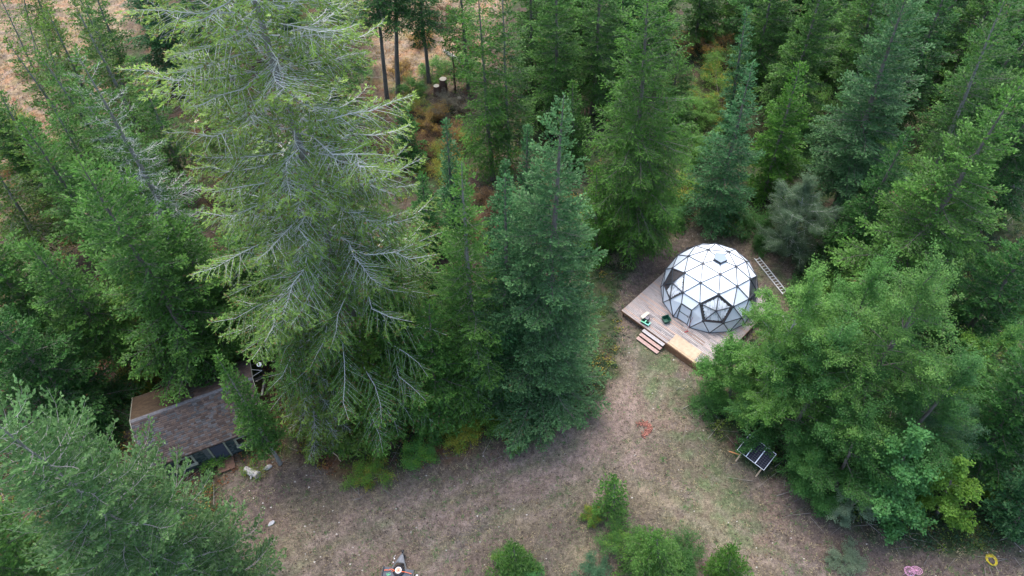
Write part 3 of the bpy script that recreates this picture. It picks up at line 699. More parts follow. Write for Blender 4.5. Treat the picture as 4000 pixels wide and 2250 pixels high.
# ladder on the grass
a = zq(1465, 283, .06); b2 = zq(1712, 592, .06); dl = (b2-a); LL = 4.4; dl.normalize()
lad = thing('aluminium_ladder', 'aluminium extension ladder lying on the grass behind the dome', 'ladder', (a.x, a.y, 0), math.atan2(dl.y, dl.x))
for s_ in (-1, 1): MB().box((LL/2, s_*.24, .07), (LL, .05, .09)).build('rail', M_alu, lad)
for i in range(14): MB().cyl((.15+i*.315, -.24, .07), (.15+i*.315, .24, .07), .028, n=8).build('rung', M_alu, lad)
# ---------------------------------------------------------------- solar array
BLp, BRp = Vector((16.37, 23.05, .9)), Vector((18.05, 21.37, .9))
uu = (BRp-BLp).normalized(); vv = Vector((-uu.y, uu.x, 0)); 
if vv.y < 0: vv = -vv
tilt = R(28); up_ = (vv*math.cos(tilt)+Vector((0, 0, math.sin(tilt))))
nn_ = uu.cross(up_); nn_ = nn_ if nn_.z > 0 else -nn_
sol = thing('solar_array', 'three black solar panels in white frames on a timber stand beside the trees', 'solar panels', (BLp.x, BLp.y, 0))
def so_(u, v, n=0): return uu*u+up_*v+nn_*n+Vector((0, 0, .9))
PW, PH = .75, 1.45
for i in range(3):
    x0 = i*PW
    pn = MB().prism([so_(x0+.02, .02), so_(x0+PW-.02, .02), so_(x0+PW-.02, PH-.02), so_(x0+.02, PH-.02)], nn_*.03).build('solar_panel', M_pv, sol)
    b = MB(); u2 = tuple(nn_)
    for p_, q_ in (((x0, 0), (x0+PW, 0)), ((x0, PH), (x0+PW, PH)), ((x0+.015, 0), (x0+.015, PH)), ((x0+PW-.015, 0), (x0+PW-.015, PH))): b.beam(so_(*p_, .02), so_(*q_, .02), .032, .045, up=u2)
    b.build('panel_frame', mat('pv_frame', (.72, .74, .78), .4) if i == 0 else bpy.data.materials['pv_frame'], pn)
    b = MB()
    for k in range(1, 4): b.beam(so_(x0+k*PW/4, .03, .031), so_(x0+k*PW/4, PH-.03, .031), .012, .004, up=u2)
    for k in range(1, 9): b.beam(so_(x0+.03, k*PH/9, .0325), so_(x0+PW-.03, k*PH/9, .0325), .012, .004, up=u2)
    b.build('cell_grid', M_pvline, pn)
for x0 in (.35, 2.05):
    b = MB(); b.beam(so_(x0, -.02, -.05)+Vector((0, 0, 0)), so_(x0, PH, -.05), .09, .05, up=tuple(nn_)); 
    f0 = so_(x0, .12, -.07); b.beam((f0.x, f0.y, f0.z), (f0.x-vv.x*.45, f0.y-vv.y*.45, 0), .09, .06, up=(1, 0, 0))
    f1 = so_(x0, PH-.1, -.07); b.beam((f1.x, f1.y, f1.z), (f1.x, f1.y, 0), .09, .06, up=(1, 0, 0))
    b.build('leg', M_wood, sol)
MB().beam(so_(.2, .5, -.1), so_(2.2, .5, -.1), .05, .09).beam(so_(.2, 1.3, -.1), so_(2.2, 1.3, -.1), .05, .09).build('cross_rail', M_wood, sol)
f0 = so_(.35, .12, -.07); MB().beam((f0.x, f0.y, .35), (f0.x-uu.x*.8-vv.x*.15, f0.y-uu.y*.8-vv.y*.15, .0), .09, .05).build('brace', mat('orange_brace', (.36, .17, .07), .8), sol)
# ---------------------------------------------------------------- cabin
CX, CY, CA, CL, CW1, CW2, ZE, ZR = -23.0, 25.66, R(24.55), 4.29, 2.85, 3.50, 2.4, 3.62
cab = thing('shingled_cabin', 'small cabin with a brown and grey shingle roof half hidden by trees', 'cabin', (CX, CY, 0), CA)
def roof(name, ya, yb, za, zb, moss, seed):
    rng = np.random.default_rng(seed); V = []; Fc = []; col = []
    n = math.hypot(yb-ya, zb-za); rows = int(n/.145); d = np.array([0, (ya-yb)/n, (za-zb)/n]); nrm = np.array([0, -(za-zb)/n, (ya-yb)/n]); nrm = nrm if nrm[2] > 0 else -nrm
    for r in range(rows):
        x = -CL+(-.15 if r % 2 else -.32)*rng.random()-.02
        x = -CL
        while x < CL-.02:
            wd = rng.choice([.16, .22, .3, .36]); x1 = min(x+wd, CL)
            g = rng.uniform(.6, 1.25); t = rng.random()
            c = (np.array([.082, .064, .058]) if t < .5 else np.array([.082, .082, .086]) if t < .85 else np.array([.095, .07, .058]))*g
            if moss:
                m = np.clip(vnoise(np.array([x*.55+3]), np.array([r*.08]), 4)[0]*1.6-.2-(x+1.0)*.16, 0, 1); c = c*(1-m)+np.array([.075, .054, .037])*m*rng.uniform(.8, 1.15)
                if x > 0: c = c*.8+np.array([.13, .085, .08])*.4
            s0 = r*n/rows; s1 = s0+n/rows*1.06; lift = .012+rng.random()*.006
            base = len(V)
            top = np.array([0, yb, zb])
            # course r counted from the ridge; lower edge lifted
            A = top+d*s0; B = top+d*s1+nrm*lift
            for xx in (x+.004, x1-.004):
                for q in (A+nrm*.002, B, B-nrm*(lift+.012)): V.append((xx, q[1], q[2])); col.append(c)
            Fc += [[base, base+1, base+4, base+3], [base+1, base+2, base+5, base+4], [base, base+2, base+1, base+1], ]
            Fc.pop(); x = x1
    npmesh(name, np.array(V), np.array(Fc), M_roof, cab, col=np.array(col))
    MB().prism([(-CL, ya, za-.03), (CL, ya, za-.03), (CL, yb, zb-.03), (-CL, yb, zb-.03)], (0, 0, -.08)).build('roof_deck', M_darkwood, cab)
roof('roof', -CW2, 0, ZE, ZR, False, 1); roof('roof', CW1, 0, ZE, ZR, True, 2)
MB().prism([(-CL, -.16, ZR-.045), (-CL, 0, ZR+.02), (-CL, .16, ZR-.045)], (2*CL, 0, 0)).build('ridge_cap', mat('ridge_shingle', (.10, .10, .11), .9, noise=(6, .7, 1.3)), cab)
for sx in (-1, 1):
    MB().beam((sx*(CL+.015), -CW2, ZE-.03), (sx*(CL+.015), 0, ZR-.03), .03, .14).beam((sx*(CL+.015), CW1, ZE-.03), (sx*(CL+.015), 0, ZR-.03), .03, .14).build('barge_board', M_trim, cab)
wy0, wy1, wx = -CW2+.22, CW1-.3, CL-.75
b = MB(); zt = lambda y: ZE+(ZR-ZE)*(1-(abs(y)/(CW2 if y < 0 else CW1)))-.12
b.box((0, wy0, (zt(wy0))/2), (2*wx, .12, zt(wy0)), None)
b.box((0, wy1, (zt(wy1))/2), (2*wx, .12, zt(wy1)), None)
for sx in (-1, 1): b.prism([(sx*wx, wy0, 0), (sx*wx, wy1, 0), (sx*wx, wy1, zt(wy1)), (sx*wx, 0, zt(0)), (sx*wx, wy0, zt(wy0))], (-sx*.12, 0, 0))
b.build('walls', mat('wall_board', (.10, .09, .085), .85, noise=(8, .7, 1.3)), cab)
# wall shingles on the front
rng = np.random.default_rng(8); V = []; Fc = []; col = []
openings = [(-2.35, -1.15, .75, 2.0), (-.35, 1.15, 0, 2.25), (1.75, 3.0, .9, 2.0)]
for r in range(14):
    z0 = .05+r*.16; x = -wx
    while x < wx:
        x1 = min(x+rng.choice([.14, .2, .28]), wx)
        if not any(a_-.02 < (x+x1)/2 < b_+.02 and c_ < z0+.08 < d_ for a_, b_, c_, d_ in openings):
            t = rng.random(); c = (np.array([.045, .075, .085]) if t < .6 else np.array([.10, .12, .13]) if t < .85 else np.array([.03, .045, .055]))*rng.uniform(.7, 1.2)
            base = len(V); yy = wy0-.065
            for xx in (x+.004, x1-.004):
                for yv, zz in ((yy-.022, z0), (yy-.004, z0+.165), (yy, z0-.001)): V.append((xx, yv, zz)); col.append(c)
            Fc += [[base, base+3, base+4, base+1], [base+2, base+5, base+3, base]]
        x = x1
npmesh('wall_shingles', np.array(V), np.array(Fc), M_wall, cab, col=np.array(col))
for (a_, b_, c_, d_) in (openings[0], openings[2]):
    wn = MB().box(((a_+b_)/2, wy0-.07, (c_+d_)/2), (b_-a_-.2, .02, d_-c_-.2)).build('window', mat('cabin_glass', (.02, .02, .022), .1) if a_ < 0 else bpy.data.materials['cabin_glass'], cab)
    b = MB(); y = wy0-.10
    b.box(((a_+b_)/2, y, d_-.06), (b_-a_, .07, .12)).box(((a_+b_)/2, y-.06, c_+.06), (b_-a_+.1, .2, .12)).box((a_+.07, y, (c_+d_)/2), (.13, .07, d_-c_-.24)).box((b_-.07, y, (c_+d_)/2), (.13, .07, d_-c_-.24))
    b.build('window_frame', M_trim, wn)
dr = MB().box((.55, wy0-.09, 1.05), (.92, .05, 2.0)).box((.55, wy0-.12, 1.6), (.6, .02, .5)).box((.55, wy0-.12, .6), (.6, .02, .8)).build('door', mat('door_paint', (.045, .055, .085), .6), cab)
MB().box((1.09, wy0-.10, 1.1), (.1, .08, 2.2)).box((-.02, wy0-.10, 1.1), (.1, .08, 2.2)).build('door_frame', M_trim, dr); MB().cyl((.17, wy0-.12, 1.0), (.17, wy0-.2, 1.0), .03).build('handle', M_grey, dr)
MB().box((-.25, wy0-.09, 1.1), (.3, .04, 2.1)).build('side_panel', M_grey, cab)
stp = thing('door_step', 'dark brown wooden doorstep below the cabin door', 'step', Vector((CX, CY, 0))+Matrix.Rotation(CA, 3, 'Z') @ Vector((.55, wy0-.75, 0)), CA)
MB().box((0, 0, .12), (1.2, .95, .08)).build('boards', M_darkwood, stp); MB().box((-.5, 0, .03), (.08, .8, .12)).box((.5, 0, .03), (.08, .8, .12)).build('frame', M_darkwood, stp)
# gable leaning timbers and stove pipe
b = MB(); b.beam((CL+.35, 1.9, 0.2), (CL+.2, -1.0, 2.6), .16, .06).beam((CL+.2, 2.2, .2), (CL+.15, .0, 3.1), .14, .06)
gb = thing('leaning_timbers', 'weathered timbers leaning on the right gable end of the cabin', 'timbers', (CX, CY, 0), CA); b.build('timber', M_greywood, gb)
pz = G((900+(810)/7.245)*.64398, (1370+375/7.245)*.64398, 4.0); cl_ = Matrix.Rotation(-CA, 3, 'Z') @ (Vector((pz.x, pz.y, 0))-Vector((CX, CY, 0)))
pipe = MB().tube([(wx, cl_.y-.1, 2.35), (cl_.x-.1, cl_.y, 2.4), (cl_.x, cl_.y, 2.55), (cl_.x, cl_.y, 3.85)], .085, 10).build('stove_pipe', M_black, cab)
MB().cyl((cl_.x, cl_.y, 3.85), (cl_.x, cl_.y, 3.9), .15, n=20).cyl((cl_.x, cl_.y, 3.95), (cl_.x, cl_.y, 4.05), .19, .10, n=20).build('rain_cap', M_white, pipe)
MB().tube([(CL, cl_.y+.5, 3.0), (cl_.x, cl_.y, 3.1)], .015, 5).tube([(CL, cl_.y-.3, 3.2), (cl_.x, cl_.y, 3.12)], .015, 5).build('stay', M_alu, pipe)
# ---------------------------------------------------------------- trailer
tz = lambda x, y, z=.5: G((1460+x/12.88)*.64398, (2140+y/12.88)*.64398, z)
hp = tz(1460, 200, .45); ax_ = tz(1180, 1500, .5)-hp; ax_.z = 0; ang = math.atan2(ax_.y, ax_.x)
trl = thing('flatbed_trailer', 'black flatbed trailer with an A frame hitch and a spare wheel', 'trailer', (hp.x, hp.y, 0), ang)   # local +x runs backwards from the hitch
MB().beam((.12, 0, .45), (1.25, .53, .5), .08, .1).beam((.12, 0, .45), (1.25, -.53, .5), .08, .1).beam((.72, -.3, .48), (.72, .3, .48), .06, .08).build('tongue_frame', mat('trailer_paint', (.05, .06, .07), .45, .2), trl)
MB().prism([(.22, -.07, .51), (.22, .07, .51), (.70, .27, .53), (.70, -.27, .53)], (0, 0, .015)).build('tongue_plate', M_grey, trl)
MB().box((0, 0, .5), (.2, .12, .1), bev=.03).cyl((.05, 0, .3), (.05, 0, .72), .035).box((-.06, 0, .49), (.14, .17, .07), bev=.03).box((.05, .1, .6), (.06, .05, .05)).build('coupler', M_black, trl)
MB().cyl((.2, .13, 0.05), (.2, .13, .75), .03).box((.2, .13, .03), (.16, .16, .03)).tube([(.2, .13, .75), (.2, .28, .77), (.2, .28, .68)], .012, 6).build('jack', M_black, trl)
MB().box((1.12+1.5, 0, .52), (3.0, 2.0, .08)).build('bed', mat('trailer_bed', (.05, .06, .08), .55, noise=(3, .8, 1.3)), trl)
MB().box((2.6, -1.02, .60), (3.0, .07, .22)).box((2.6, 1.02, .60), (3.0, .07, .22)).build('side_rail', M_black, trl)
for sy in (-1, 1):
    wh = MB().tube([(3.2+.33*math.cos(t), sy*1.2, .36+.33*math.sin(t)) for t in np.linspace(0, 2*PI, 24, endpoint=False)], .1, 8, closed=True).build('wheel', M_rubber, trl, True)
    MB().cyl((3.2, sy*1.2-.06, .36), (3.2, sy*1.2+.06, .36), .24, n=20).build('rim', M_rim, wh)
    MB().box((3.2, sy*1.2, .82), (1.0, .3, .04)).box((3.75, sy*1.2, .7), (.04, .3, .25)).box((2.65, sy*1.2, .7), (.04, .3, .25)).build('fender', M_grey, trl)
sw = tz(1230, 1170, .75); lp = Matrix.Rotation(-ang, 3, 'Z') @ (Vector((sw.x, sw.y, 0))-Vector((hp.x, hp.y, 0)))
spx, spy = lp.x, lp.y
tq = lambda x, y, z=.6: (lambda v: Matrix.Rotation(-ang, 3, 'Z') @ (Vector((v.x, v.y, 0))-Vector((hp.x, hp.y, 0)))+Vector((0, 0, z)))(tz(x, y, z))
spare = MB().tube([(spx-.05+.27*math.cos(t), spy+.27*math.sin(t), .66) for t in np.linspace(0, 2*PI, 28, endpoint=False)], .11, 8, closed=True).build('spare_wheel', M_rubber, trl, True)
b = MB(); b.tube([(spx-.05+.19*math.cos(t), spy+.19*math.sin(t), .775) for t in np.linspace(0, 2*PI, 28, endpoint=False)], .026, 6, closed=True)
b.build('rim_edge', mat('rim_white', (.8, .72, .7), .45), spare)
MB().cyl((spx-.05, spy, .66), (spx-.05, spy, .765), .18, n=24).build('rim', M_rim, spare)
b = MB(); 
for k in range(8):
    a = k*PI/4+.3; b.cyl((spx-.05+.115*math.cos(a), spy+.115*math.sin(a), .766), (spx-.05+.115*math.cos(a), spy+.115*math.sin(a), .77), .02, n=8)
b.cyl((spx-.05, spy, .766), (spx-.05, spy, .79), .045, n=12).build('lug', mat('rim_hole', (.25, .04, .03), .6), spare)
ls = tag(MB().tube([tq(520, 1120, .70)+Vector((0, 0, 0)), tq(780, 1110, .74), tq(900, 1060, .8), tq(1050, 1140, .8)], .022, 5).tube([tq(1400, 1190, .79), tq(1650, 1230, .76), tq(1900, 1310, .7)], .022, 5).tube([tq(900, 1120, .81), tq(900, 1170, .8), tq(980, 1190, .8), tq(1010, 1120, .8)], .014, 5).build('ratchet_strap', M_strap, None), 'bright orange ratchet strap across the spare wheel on the trailer', 'strap')
ls.location = (hp.x, hp.y, 0); ls.rotation_euler.z = ang
# painted green marking on the bed: a loop with a tail and a hooked stroke
b = MB(); zz = .572
ring = [tq(780+52*math.cos(t), 1305+48*math.sin(t), zz) for t in np.linspace(0, 2*PI, 16, endpoint=False)]
b.tube(ring, .008, 4, closed=True)
b.tube([tq(830, 1310, zz), tq(828, 1350, zz), tq(780, 1370, zz), tq(720, 1335, zz), tq(665, 1275, zz)], .008, 4)
b.tube([tq(665, 1275, zz), tq(635, 1330, zz), tq(690, 1375, zz), tq(740, 1417, zz)], .011, 4)
b.build('green_marking', M_neon, trl)
MB().box(tuple(tq(1990, 1390, .66)), (.2, .05, .1)).build('stake', M_cutwood, trl)
MB().cyl(tuple(tq(2170, 1400, .5)), tuple(tq(2170, 1400, .62)), .07).build('marker_lamp', M_white, trl)
p = tq(1040, 540, .4); q = tq(990, 725, .4)
MB().box(tuple(p), (.06, .06, .06)).box(tuple(q), (.05, .07, .05)).tube([p, tq(1000, 490, .4), tq(1110, 350, .3)], .008, 4).build('connector_plug', M_white, trl)
# ---------------------------------------------------------------- small things in the yard
p = G((3500+1340/18.4)*.64398, (2180+850/18.4)*.64398, .65)
pc = thing('wire_chair', 'pink metal garden chair with round spoked back near the bottom right corner', 'chair', (p.x, p.y, 0), R(-25))
def spoked(c, r, nrm, rings, spokes, th):
    b = MB(); n = Vector(nrm).normalized(); u = n.cross(Vector((0, 1, .1))).normalized(); v = n.cross(u)
    for f in rings: b.tube([Vector(c)+(u*math.cos(t)+v*math.sin(t))*r*f for t in np.linspace(0, 2*PI, 28, endpoint=False)], th*(1.7 if f == 1 else 1), 5, closed=True)
    for k in range(spokes):
        t = 2*PI*k/spokes; d = u*math.cos(t)+v*math.sin(t); b.tube([Vector(c)+d*.03, Vector(c)+d*r], th, 4)
    b.cyl(Vector(c)-n*.012, Vector(c)+n*.012, .045); return b
spoked((.1, 0, .72), .33, (-.25, .35, .9), (1, .66), 14, .009).build('backrest', M_pink, pc)
spoked((-.2, -.12, .42), .32, (0, 0, 1), (1, .8), 10, .009).build('seat', M_pink, pc)
for dx, dy in ((-.2, .2), (.2, .2), (-.2, -.2), (.2, -.2)): MB().tube([(-.2+dx, -.12+dy, .42), (-.2+dx*1.25, -.12+dy*1.25, 0)], .012, 5).build('leg', M_pink, pc)
p = G((3500+1080/18.4)*.64398, (2180+1280/18.4)*.64398, .3)
cu = thing('turquoise_bucket', 'small turquoise bucket beside the pink chair', 'bucket', (p.x, p.y-.1, 0)); MB().cyl((0, 0, 0), (0, 0, .3), .1, .13, n=16, caps=False).cyl((0, 0, .0), (0, 0, .02), .1).build('tub', M_cyan, cu); MB().tube([(-.13, 0, .3), (0, .05, .38), (.13, 0, .3)], .006, 5).build('handle', M_white, cu)
p = G((3200+2170/3.22)*.64398, (1850+1095/3.22)*.64398, .03)
b = MB(); rng = np.random.default_rng(2)
for k in range(9):
    r_ = .24+.016*k*rng.uniform(.9, 1.1); cx, cy = rng.normal(size=2)*.025
    b.tube([(cx+r_*math.cos(t), cy+r_*math.sin(t), .03+.012*k*rng.random()+.02*math.sin(t*2+k)) for t in np.linspace(0, 2*PI, 26, endpoint=False)], .011, 5, closed=True)
hs = tag(b.build('garden_hose', M_yellow, None, True), 'coiled yellow hose lying on bare soil at the lower right', 'hose'); hs.location = (p.x, p.y, 0)
def rock(name, label, cat, p, size, seed, m, rz=0, group=None):
    bm = bmesh.new(); bmesh.ops.create_icosphere(bm, subdivisions=3, radius=1)
    r_ = np.random.default_rng(seed); a = r_.normal(size=(6, 3))
    for v in bm.verts:
        d = v.co.normalized(); f = 1
        for q in a: f = min(f, .62+.5*abs(1-max(0, d.dot(Vector(q).normalized()))))
        v.co = Vector((d.x*size[0], d.y*size[1], d.z*size[2]))*f
    me = bpy.data.meshes.new(name); bm.to_mesh(me); bm.free(); me.materials.append(m)
    o = bpy.data.objects.new(name, me); C.objects.link(o); o.location = (p.x, p.y, size[2]*.35); o.rotation_euler.z = rz
    return tag(o, label, cat, group)
zc2 = lambda x, y, z=0: G((400+x/2.415)*.64398, (1350+y/2.415)*.64398, z)
p = zc2(1410, 1200, .2)
lg = thing('cut_log', 'short grey weathered log section lying on the grass in front of the cabin', 'log', (p.x, p.y, 0), R(-22))
MB().tube([(-.55, 0, .24), (-.3, .02, .25), (0, -.02, .26), (.3, .02, .24), (.55, 0, .25)], [.29, .25, .26, .25, .28], 11).build('bark', M_greywood, lg)
MB().cyl((-.562, 0, .24), (-.555, 0, .24), .2, n=11).cyl((.555, 0, .25), (.562, 0, .25), .2, n=11).build('cut_face', M_cutwood, lg); MB().tube([(.1, -.2, .2), (.15, -.42, .12)], [.09, .05], 7).build('stub', M_greywood, lg)
p = zc2(1560, 1150, .1); rock('rotten_wood', 'crumbled grey rotten wood piece right of the cut log', 'wood', p, (.5, .22, .16), 3, M_greywood, R(35))
p = G(682, 1317); rock('flat_stone', 'pale grey flat stone on the clearing left of the trailer', 'stone', p, (.32, .2, .09), 5, M_stone, R(50))
p = zc2(1125, 1188); rock('white_scrap', 'small white scrap lying by the cabin doorstep', 'scrap', p, (.14, .08, .05), 9, M_white)
# rust coloured bark pieces in the yard: countless chips
rng = np.random.default_rng(12); V = []; Fc = []; col = []
for k in range(150):
    t = rng.random(); px = np.interp(t, [0, .45, .62, 1], [400, 850, 1000, 640])+rng.normal()*60; py = np.interp(t, [0, .45, .62, 1], [690, 680, 900, 1180])+rng.normal()*70
    p = G((2460+px/12.07)*.64398, (1600+py/12.07)*.64398); s_ = rng.uniform(.04, .11); a = rng.random()*PI; z = rng.uniform(.01, .09)
    base = len(V)
    for dx, dy, dz in ((-s_, -s_*.4, 0), (s_, -s_*.5, .01), (s_*.9, s_*.5, .03), (-s_, s_*.4, .02)):
        V.append((p.x+dx*math.cos(a)-dy*math.sin(a), p.y+dx*math.sin(a)+dy*math.cos(a), z+dz)); col.append(np.array([.24, .10, .075])*rng.uniform(.5, 1.5))
    Fc.append([base, base+1, base+2, base+3]); V += [(v[0], v[1], v[2]-.025) for v in V[base:base+4]]; col += col[-4:]
    for i in range(4): Fc.append([base+i, base+(i+1) % 4, base+4+(i+1) % 4, base+4+i])
tag(npmesh('bark_chips', np.array(V), np.array(Fc), M_brick, col=np.array(col)), 'heap of rust red bark chips scattered on the clearing', 'bark chips', kind='stuff')
# stumps with pale cut tops at the edge of the far meadow
for tx, ty, r_, h, lab in ((1117, 222, .42, 1.5, 'tall dark stump with a pale cut top, right one of the pair by the meadow'), (1100, 232, .34, 1.2, 'dark stump with a greyer cut top, left one of the pair by the meadow'), (1155, 247, .25, .5, 'low pale stump right of the stump pair'), (498, 300, .3, .6, 'small dark stump among the bushes behind the lichened fir')):
    p = G(tx, ty+14); s_ = thing('tree_stump', lab, 'stump', (p.x, p.y, gz(p)), 0, 'stumps at the forest edge')
    MB().tube([(0, 0, -.3), (0, 0, .3*h), (0.03, 0, .7*h), (.03, 0, h)], [r_*1.3, r_*1.1, r_, r_*.97], 11).build('bark', M_darkwood, s_)
    MB().cyl((.03, 0, h), (.03, 0, h+.02), r_*.93, n=11).build('cut_face', M_cutwood, s_)
# ---------------------------------------------------------------- dead timber
def log(name, label, cat, a, b, ra_, rb_, m, group=None):
    a = Vector(a); b = Vector(b); pts = []; rr = []
    for i in range(7):
        t = i/6; p = a.lerp(b, t); p = p+Vector((math.sin(i*2.1)*.03, math.cos(i*1.7)*.03, 0)); pts.append(p-a); rr.append(ra_+(rb_-ra_)*t)
    o = tag(MB().tube(pts, rr, 8).build(name, m, None, True), label, cat, group); o.location = a; return o
q1 = G(1118, 128, .5); q2 = G(1172, 162, .4); log('fallen_log', 'grey fallen log slanting across the far dry meadow', 'log', q1, q2, .17, .25, M_greywood)
q1 = G(1146, 240); top_ = Vector((q1.x-.0, q1.y, 0)); log('broken_snag', 'thin dark broken snag standing in front of the fallen log', 'dead tree', (q1.x, q1.y, gz(q1)), (q1.x, q1.y+.2, 5.2), .12, .07, M_darkwood)
zz_ = lambda x, y: G(x, y, .12)
for (x0, y0, x1, y1, r_, lab) in ((862, 1150, 868, 1080, .06, 'orange broken stick upright in the brush below the fir row'), (1190, 1010, 1240, 1018, .05, 'thin pale stick at the edge of the clearing near the round shrub'), (1100, 1076, 1150, 1070, .05, 'grey stick in the yellow brush'), (830, 1128, 858, 1160, .05, 'dark fallen branch in the brush left of the orange stick')):
    log('fallen_branch', lab, 'branch', zz_(x0, y0), zz_(x1, y1), r_, r_*.5, M_greywood if 'orange' not in lab else M_wood, 'fallen sticks along the clearing edge')
# ---------------------------------------------------------------- trees: (base on the survey, tip on the survey or height)
def place(bx, by, tip=None, h=None):
    b = G(bx, by)
    if tip:
        h2, lean = height_at(b, *tip); return b, h2, lean
    return b, h, 0
def fir(bx, by, tip, rad, pal, label, seed, name='fir_tree', h=None, **k):
    b, h_, lean = place(bx, by, tip, h)
    return conifer(name, label, b, h_, rad, lean=lean, pal=pal, seed=seed, **k)
PALE = mat('lichen_limbs', (.47, .48, .45), .9, noise=(5, .7, 1.2))
GREYL = mat('grey_limbs', (.20, .19, .17), .9, noise=(5, .7, 1.3))
# big foreground trees
fir(940, 1000, None, 6.3, 'pale', 'tallest fir with long pale lichen covered bare limbs left of centre', 11, h=43, fine=1.6, wood=.9, wig=.05, asymk=.5, barefade=1, nb=300, cb=.10, prof=.34, dens=.95, droop=.32, upt=.2, limb=PALE, bare=.7, tuft=(.25, .085), twsp=.26, hang=.32, maxtw=1.6, tipel=.4, gaps=.35, trunk_r=.42, inner=.2, barkm=GREYL)
fir(560, 1545, (-30, 1055), 4.05, 'pine', 'large fir at the bottom left corner with upswept pale green branches', 12, asymk=.2, fine=1.25, wood=1.1, wig=.03, nb=240, cb=.04, prof=.33, dens=.95, droop=.1, upt=.38, limb=mat('silvery_limbs', (.3, .29, .27), .9, noise=(5, .7, 1.2)), tuft=(.19, .09), twsp=.24, hang=.12, maxtw=1.2, tipel=.55, gaps=.35, trunk_r=.3, barkm=GREYL)
fir(1362, 1010, (1415, 243), 4.9, 'blue', 'tall dense bluish green fir with a sharp pointed top in the centre', 13, fine=1.3, nb=280, cb=.04, prof=.72, dens=.95, droop=.2, upt=.16, tuft=(.17, .10), twsp=.2, hang=.1, maxtw=1.3, tipel=.6, inner=.25)
fir(1205, 990, (1160, 400), 3.6, 'brightgreen', 'yellowish green fir with visible grey trunk left of the central bluish fir', 14, fine=1.3, nb=190, cb=.04, prof=.65, dens=.9, droop=.28, upt=.16, limb=GREYL, gaps=.3, barkm=GREYL)
fir(1276, 1000, (1268, 442), 2.5, 'spruce', 'narrow dark bluish fir squeezed between the yellowish fir and the central one', 15, nb=170, cb=.04, prof=.6, dens=1, fine=1.3, tuft=(.17, .1))
fir(1000, 1030, (950, 640), 3.2, 'fir', 'mid green fir behind the foot of the lichen covered fir', 16, nb=150, cb=.05, prof=.6, droop=.4, gaps=.2)
fir(1094, 1060, (1085, 760), 2.7, 'fir', 'drooping green fir above the yellow brush at the clearing edge', 17, nb=120, cb=.03, prof=.6, droop=.4, hang=.3)
fir(900, 1070, (900, 800), 2.9, 'olive', 'soft green low fir above the brush left of the clearing', 18, nb=120, cb=.03, prof=.55, droop=.4, hang=.3)
fir(704, 1166, (545, 893), 1.3, 'fir', 'small bright green fir standing in front of the cabin roof', 19, asymk=0, nb=130, cb=.22, prof=.55, dens=1.1, trunk_r=.13, tuft=(.16, .08), barkm=GREYL)
fir(800, 1080, (755, 790), 2.7, 'pale', 'pale green fir right of the small fir in front of the cabin', 20, nb=120, cb=.05, prof=.6, limb=PALE, bare=.5, droop=.4, hang=.3)
fir(1378, 1065, (1392, 990), 1.0, 'spruce', 'very small dark fir at the foot of the central bluish fir', 21, nb=60, cb=.02, prof=.8, tuft=(.15, .08))
fir(120, 1560, (-190, 1230), 3.6, 'fir', 'shaded fir beneath the large corner fir at the bottom left', 22, nb=130, cb=.04, prof=.5)
fir(330, 1480, (160, 1290), 2.4, 'dark', 'low dark fir under the right side of the large corner fir', 23, nb=100, cb=.03, prof=.6)
fir(1085, 650, (1062, 440), 2.0, 'dark', 'dark young fir between the orange bushes and the yellowish fir', 24, nb=100, cb=.03, prof=.65)
# left forest
fir(523, 724, (180, 110), 3.0, 'fir', 'thin topped fir with bare grey upper limbs at the left', 31, nb=130, cb=.1, prof=.45, dens=.8, limb=PALE, bare=.5, gaps=.5, barkm=GREYL)
fir(540, 950, (195, 398), 3.9, 'fir', 'broad green fir with a bluish pointed top in the left forest', 32, nb=170, cb=.12, prof=.5, dens=.8, gaps=.4)
fir(608, 890, (420, 545), 2.7, 'fir', 'open green fir behind the cabin with trunk foot showing beside the roof', 33, nb=130, cb=.34, prof=.5, dens=.8, gaps=.5, droop=.35)
fir(352, 930, (60, 610), 2.8, 'fir', 'green fir on the far left above the cabin', 34, nb=150, cb=.2, prof=.55, dens=.8, gaps=.3)
fir(235, 1050, (-60, 770), 3.4, 'dark', 'dark green fir at the left edge above the bottom left fir', 35, nb=140, cb=.05, prof=.5, gaps=.3)
fir(470, 900, (340, 640), 2.9, 'olive', 'small open fir in the left forest before the broad fir', 36, nb=110, cb=.2, prof=.5, gaps=.4)
fir(690, 860, (600, 560), 2.9, 'fir', 'green drooping fir close to the left side of the lichened fir', 37, nb=130, cb=.15, prof=.5, droop=.45, hang=.3)
fir(330, 700, (40, 290), 2.9, 'fir', 'green fir beside the far left meadow edge', 38, nb=130, cb=.15, prof=.5, dens=.8, gaps=.4)
fir(452, 205, (300, -190), 3.2, 'spruce', 'dense bluish green fir at the top left above the meadow', 39, nb=150, cb=.05, prof=.55)
fir(560, 300, (450, -120), 3.0, 'dark', 'dark fir at the top left behind the lichened fir', 40, nb=120, cb=.1, prof=.55)
fir(210, 520, (-80, 240), 2.9, 'fir', 'thin fir at the left picture edge by the dry grass', 41, nb=100, cb=.15, prof=.5, gaps=.5)
fir(700, 700, (590, 330), 2.8, 'olive', 'olive green fir mostly behind the lichened fir', 42, nb=110, cb=.15, prof=.5, gaps=.3)
fir(160, 860, (-120, 560), 3.2, 'fir', 'bluish green fir cut by the left picture edge', 43, nb=130, cb=.05, prof=.5)
